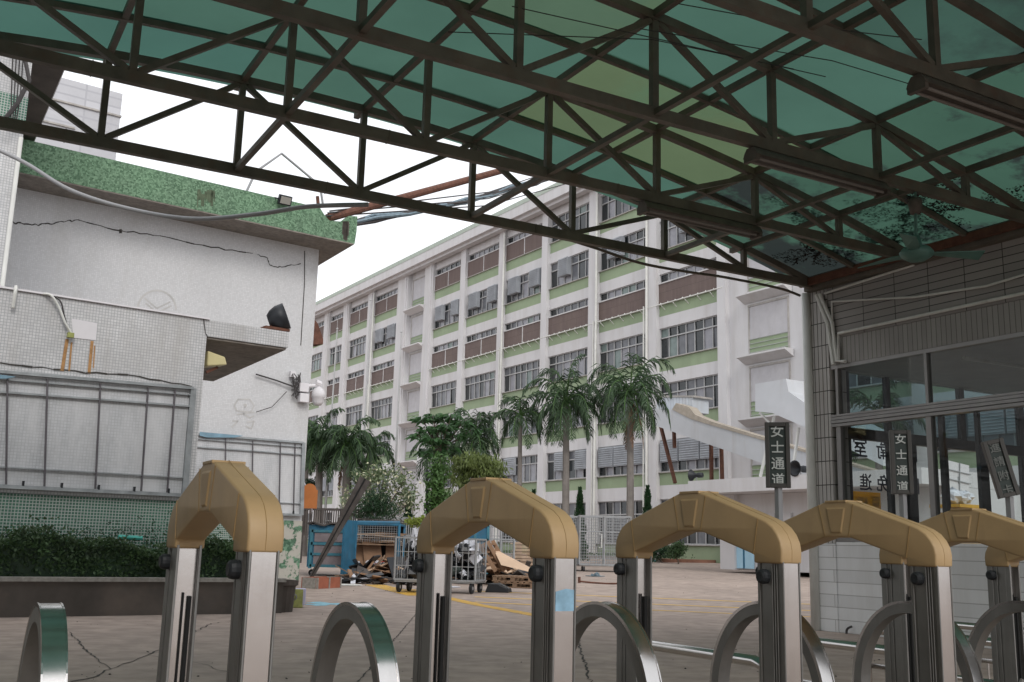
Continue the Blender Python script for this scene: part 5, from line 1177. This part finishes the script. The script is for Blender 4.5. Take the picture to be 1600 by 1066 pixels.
# ------------------------------------------------------------------ palms and trees
def frond(q, o, azm, el, ln, droop, rs, leaflen, lw):
    d = Vector((math.cos(azm)*math.cos(el), math.sin(azm)*math.cos(el), math.sin(el))); n_ = 20; p = o.copy(); pts = [p.copy()]; dd = d.copy()
    for i in range(n_):
        dd = (dd+Vector((0, 0, -droop/n_*(.4+1.6*i/n_)))).normalized(); p = p+dd*ln/n_; pts.append(p.copy())
    q.k = 1; q.tube(pts[::2], [.05*(1-.8*i/(n_/2)) for i in range(n_//2+1)], 4, False); q.k = 0
    for i in range(3, n_+1):
        t_ = i/n_; tan = (pts[i]-pts[i-1]).normalized(); sd = tan.cross(Z)
        if sd.length < .05: sd = Vector((math.sin(azm), -math.cos(azm), 0))
        sd.normalize(); L_ = leaflen*(math.sin(math.pi*min(1, .18+t_*.8))**.6)
        for s_ in (-1, 1):
            for sub in range(2):
                base_ = pts[i]-tan*ln/n_*.5*sub
                dirn = (sd*s_*rs.uniform(.4, .75)+tan*rs.uniform(.45, .7)+Z*rs.uniform(-.9, .15)).normalized(); l = L_*rs.uniform(.8, 1.1)
                mid = base_+dirn*l*.5; tip = mid+(dirn+Vector((0, 0, -.9))).normalized()*l*.5; wv = (tan*.6+Z*rs.uniform(-.5, .5)).normalized()*lw*.5
                b = len(q.v); q.v += [base_-wv*.4, base_+wv*.4, mid+wv, mid-wv, tip]; q.f += [[b, b+1, b+2, b+3], [b+3, b+2, b+4]]; q.m += [0, 0]
def palm(px, Y, ycrown, size, label, seed, n_=18, dead=False, yel=False, trunk_r=.19):
    rs = random.Random(seed); a = at(px, Y); c = onY(px, ycrown, Y); c.x = onY(px, ycrown, Y).x; a = Vector((c.x+(a.x-c.x)*.6, a.y, a.z))
    t = thing('palm_tree', a, label, 'palm tree', 'royal palms before the factory'); h_ = c.z-a.z
    q = MB(); n2 = 10; q.tube([a.lerp(c, i/n2) for i in range(n2+1)], [trunk_r*(1.15-.4*i/n2+(.05 if i % 2 else 0)) for i in range(n2+1)], 10, False); q.build('trunk', M['trunk'], t)
    q = MB(); q.tube([c-Z*.9*size, c-Z*.2, c+Z*.3*size], [trunk_r*.75, trunk_r*.85, trunk_r*.4], 8, False); q.build('crownshaft', M['leaflight'], t)
    q = MB()
    for i in range(n_):
        f = i/n_; el = R(80-105*f+rs.uniform(-8, 8)); frond(q, c+Z*.25*size, i*2.4+rs.uniform(-.2, .2), el, size*rs.uniform(2.9, 3.5)*(.8+.2*(1-f)), 2.9+.8*f, rs, .95*size, .07)
    q.build('crown', [M['leafpalm2'] if yel else M['leafpalm'], M['leaflight']], t)
    if dead:
        q = MB()
        for i in range(3): frond(q, c-Z*.1, rs.uniform(0, 6.28), R(-55), size*2.4, 2.5, rs, .4*size, .06)
        q.build('dead_frond', [M['leafdead'], M['leafdead']], t)
palm(985, 52, 622, 1.08, 'tall royal palm with a dead frond, right of the others', 1, 24, True)
palm(885, 53, 636, 1.0, 'royal palm with drooping crown left of the tallest palm', 2, 24)
palm(813, 54, 655, .78, 'sparse thin royal palm between the bushy palm and the factory pier', 3, 11, trunk_r=.13)
palm(742, 55, 690, .82, 'bushy royal palm partly behind the fan leaved tree', 4, 20)
palm(690, 55, 715, .8, 'royal palm hidden beneath the fan leaved tree', 5, 16)
palm(500, 50, 698, .72, 'royal palm closest to the hall corner', 6, 24)
palm(542, 49, 704, .76, 'royal palm second from the hall corner', 7, 26, True)
palm(577, 55, 712, .7, 'dark royal palm third from the hall corner', 8, 16)
palm(478, 54, 695, .72, 'royal palm half hidden behind the hall corner', 9, 14)
palm(1372, 50, 660, 1.0, 'royal palm seen through the booth glass', 10, 16)
def tree(name, px, Y, label, cat, clusters, m, size, asp=1.8, droop=0, extra=None, trunk_r=.1, limbs=5, group=None):
    a = at(px, Y); t = thing(name, a, label, cat, group); rs = random.Random(int(px))
    cs = [(onY(x, y, Y)+Vector((0, dy, 0)), rx, ry, rz, n_) for x, y, dy, rx, ry, rz, n_ in clusters]
    q = MB(); top = sum((c_[0] for c_ in cs), Vector((0, 0, 0)))/len(cs); fork = a.lerp(Vector((top.x, top.y, a.z+(top.z-a.z)*.5)), 1)
    q.tube([a, a.lerp(fork, .5)+Vector((.06, 0, 0)), fork], [trunk_r, trunk_r*.8, trunk_r*.6], 8, False)
    for c_ in cs: q.tube([fork, fork.lerp(c_[0], .5)+Vector((rs.uniform(-.15, .15), 0, .1)), c_[0]], [trunk_r*.5, trunk_r*.3, trunk_r*.12], 6, False)
    q.build('trunk', M['bark'], t)
    q = MB()
    for c0_, rx, ry, rz, n_ in cs:
        ph = [rs.uniform(0, 6) for _ in range(3)]
        for i in range(n_):
            v_ = Vector((rs.gauss(0, 1), rs.gauss(0, 1), rs.gauss(0, 1))).normalized(); k = rs.random()**.45
            k *= 1+.22*math.sin(v_.x*5+ph[0])*math.sin(v_.z*6+ph[1])+.12*math.sin(v_.y*9+ph[2])
            if extra and rs.random() < extra[1]: q.k = 1
            else: q.k = 0
            q.leaf(c0_+Vector((v_.x*rx*k, v_.y*ry*k, v_.z*rz*k)), size, asp, droop=droop)
    q.build('crown', [m, M[extra[0]]] if extra else m, t); return t
# fan leaved tree: tiers of drooping leaf umbrellas
a = at(690, 49); t = thing('umbrella_tree', a, 'bright fan leaved tree in rounded tiers beside the factory stair bay', 'tree')
q = MB(); c = onY(688, 700, 49); q.tube([a, a.lerp(c, .5), c], [.14, .1, .06], 8, False); rs = random.Random(44); tiers = []
for (x, y) in ((660, 655), (676, 650), (692, 654), (668, 672), (684, 672), (700, 668), (655, 682), (672, 690), (690, 690), (712, 680), (664, 703), (700, 700), (722, 662), (676, 708), (735, 672), (706, 650)):
    p_ = onY(x, y, 49)+Vector((0, rs.uniform(-.6, .6), 0)); tiers.append(p_); q.tube([c.lerp(p_, .1), c.lerp(p_, .6)-Z*.1, p_], .03, 4, False)
q.build('trunk', M['bark'], t); q = MB()
for p_ in tiers:
    for k in range(90):
        a_ = rs.uniform(0, 6.28); d = Vector((math.cos(a_), math.sin(a_), rs.uniform(-.5, .35))); o = p_+Vector((math.cos(a_), math.sin(a_), 0))*rs.uniform(.05, .38)+Z*rs.uniform(-.1, .12)
        q.leaf(o, .32, 3.2, (d+Z*-rs.uniform(.2, .9)).normalized())
q.build('crown', mat('glossy fan leaf', (.05, .12, .04), .4, var=.45, vs=1.2, trans=.25), t)
tree('young_tree', 684, 46, 'slender light green leafy tree below the fan leaved tree', 'tree', [(685, 735, 0, .45, .45, .8, 420), (683, 765, 0, .5, .5, .9, 560), (690, 790, .2, .45, .4, .7, 380), (676, 790, 0, .4, .4, .6, 260)], M['leaflight'], .2, 2.0, .6, trunk_r=.06)
tree('weeping_tree', 745, 47, 'yellow green weeping tree behind the second gate arch', 'tree', [(738, 720, 0, .9, .7, .5, 900), (762, 728, 0, .9, .7, .6, 900), (722, 740, .2, .8, .6, .8, 700), (772, 745, 0, .6, .6, .7, 500), (745, 755, .3, 1.0, .6, .9, 700), (728, 775, .3, .6, .5, .7, 380)], mat('weeping leaf', (.13, .17, .05), .5, var=.45, vs=1.2, trans=.3), .26, 4.2, 2.2, trunk_r=.13)
tree('frangipani_tree', 600, 46, 'grey green frangipani tree with cream blossoms behind the leaning plank', 'tree', [(575, 752, 0, .9, .7, .6, 330), (600, 742, 0, 1.0, .7, .6, 400), (628, 757, 0, .8, .7, .7, 330), (640, 785, .2, .6, .6, .6, 220), (556, 775, .1, .8, .6, .7, 300), (610, 775, .3, .9, .6, .7, 300), (545, 795, 0, .5, .5, .5, 160)], M['leafgrey'], .17, 2.2, 0, ('flower', .14), trunk_r=.12)
tree('dark_bush', 590, 44, 'dense dark bush at the foot of the frangipani tree', 'bush', [(585, 785, 0, .75, .6, .55, 1300), (600, 800, 0, .8, .6, .5, 1300), (572, 803, 0, .6, .5, .5, 800)], M['leafdark'], .16, 5, -.8, trunk_r=.05)
tree('dark_bush', 487, 52, 'dark round bush above the orange board', 'bush', [(487, 758, 0, .35, .3, .35, 400)], M['leafdark'], .14, 2, 0, trunk_r=.05)
tree('yellow_bush', 650, 44, 'low bright yellow green bush above the blue bin', 'bush', [(650, 816, 0, .6, .4, .18, 600), (664, 814, 0, .4, .4, .18, 400)], M['leafyel'], .12, 2, 0, trunk_r=.03)
tree('round_shrub', 1060, 58, 'round dark green shrub in the planting bed by the entrance', 'shrub', [(1060, 858, 0, .5, .5, .45, 1100), (1052, 864, 0, .4, .4, .35, 500)], M['leafhedge'], .12, 2, 0, trunk_r=.05)
tree('round_shrub', 1035, 60, 'wide dark shrub half hidden behind the gate arch', 'shrub', [(1035, 862, 0, .7, .5, .4, 900), (1015, 864, 0, .6, .5, .4, 700)], M['leafdark'], .12, 2, 0, trunk_r=.05)
for px, Y, y0, w_, lb in ((905, 50, 765, .42, 'conical cypress between the palm trunks left of the tall palm'), (1012, 51, 762, .42, 'conical cypress right of the tall palm trunk'), (832, 54, 768, .3, 'thin dark cypress at the left of the factory pier'), (635, 50, 780, .4, 'small dark cypress left of the stair bay')):
    a = at(px, Y); tp_ = onY(px, y0, Y); t = thing('cypress', a, lb, 'conifer', 'small conical cypresses'); q = MB(); q.tube([a, tp_-Z*.3], [.07, .02], 6, False); q.build('trunk', M['bark'], t)
    q = MB(); h_ = tp_.z-a.z
    for i in range(2600):
        f = rng.random(); r_ = w_*(1-f)**.8*(1+.25*math.sin(f*30+rng.random()))*rng.uniform(.4, 1); a_ = rng.uniform(0, 6.28)
        if f*h_ < .2: continue
        q.leaf(Vector((a.x+math.cos(a_)*r_, a.y+math.sin(a_)*r_, a.z+f*h_)), .16, 3, (Vector((math.cos(a_)*.6, math.sin(a_)*.6, 1))).normalized())
    q.build('crown', M['leafdark'], t)
q = MB()
for k in range(2500):
    p_ = FP(rng.uniform(48, 75), rng.uniform(-3.8, -.5), .8+rng.random()*.18); q.leaf(p_, .14, 2.5)
setting(q.build('ground_cover', M['leafhedge'], base=FP(60, -2, .8)), 'stuff')
# trees and a street wall behind the camera side, seen only in the polished steel
# ------------------------------------------------------------------ seen through the booth: yellow loader with white board
p_ = UP(19.5, 16.5, 0)
a = onp(1498, 800, V, 17.5); a.z = 0; t = thing('yellow_loader', a, 'yellow machine with a white sack on top seen through the booth', 'machine')
c = onp(1500, 802, V, 17.5)
q = MB(); q.obox(Vector((c.x, c.y, c.z*.5)), U, V, Z, 1.0, .8, c.z); q.build('body', M['yellowm'], t, bevel=.04)
q = MB(); q.obox(c+Z*.16, U, V, Z, 1.15, .9, .08); q.obox(c-U*.45+Z*.1, U, V, Z, .1, .1, .4); q.build('hopper_rim', M['yellowm'], t)
q = MB(); blobs(q, c+Z*.32, U, V, .5, .3, .1, 5, .2, .3); tag(q.build('white_sack', M['bagwhite'], base=c+Z*.3), 'crumpled white sack lying on the yellow machine', 'sack')
a = onp(1496, 745, V, 18.5); q = MB(); q.obox(a, (U-Z*.1).normalized(), V, (Z+U*.1).normalized(), .9, .04, .75); t = thing('white_grid_board', Vector((a.x, a.y, 0)), 'white board with grid lines leaning behind the yellow machine', 'board'); q.build('panel', M['patch'], t)
q = MB(); grid(q, a-U*.45-Z*.37-V*.04+Z*.04, (U-Z*.1)*.9, (Z+U*.1)*.75, 2, 3, .025); q.beam(Vector((a.x, a.y+.1, 0)), a, .05, .05); q.build('grid_lines', M['greypipe'], t)
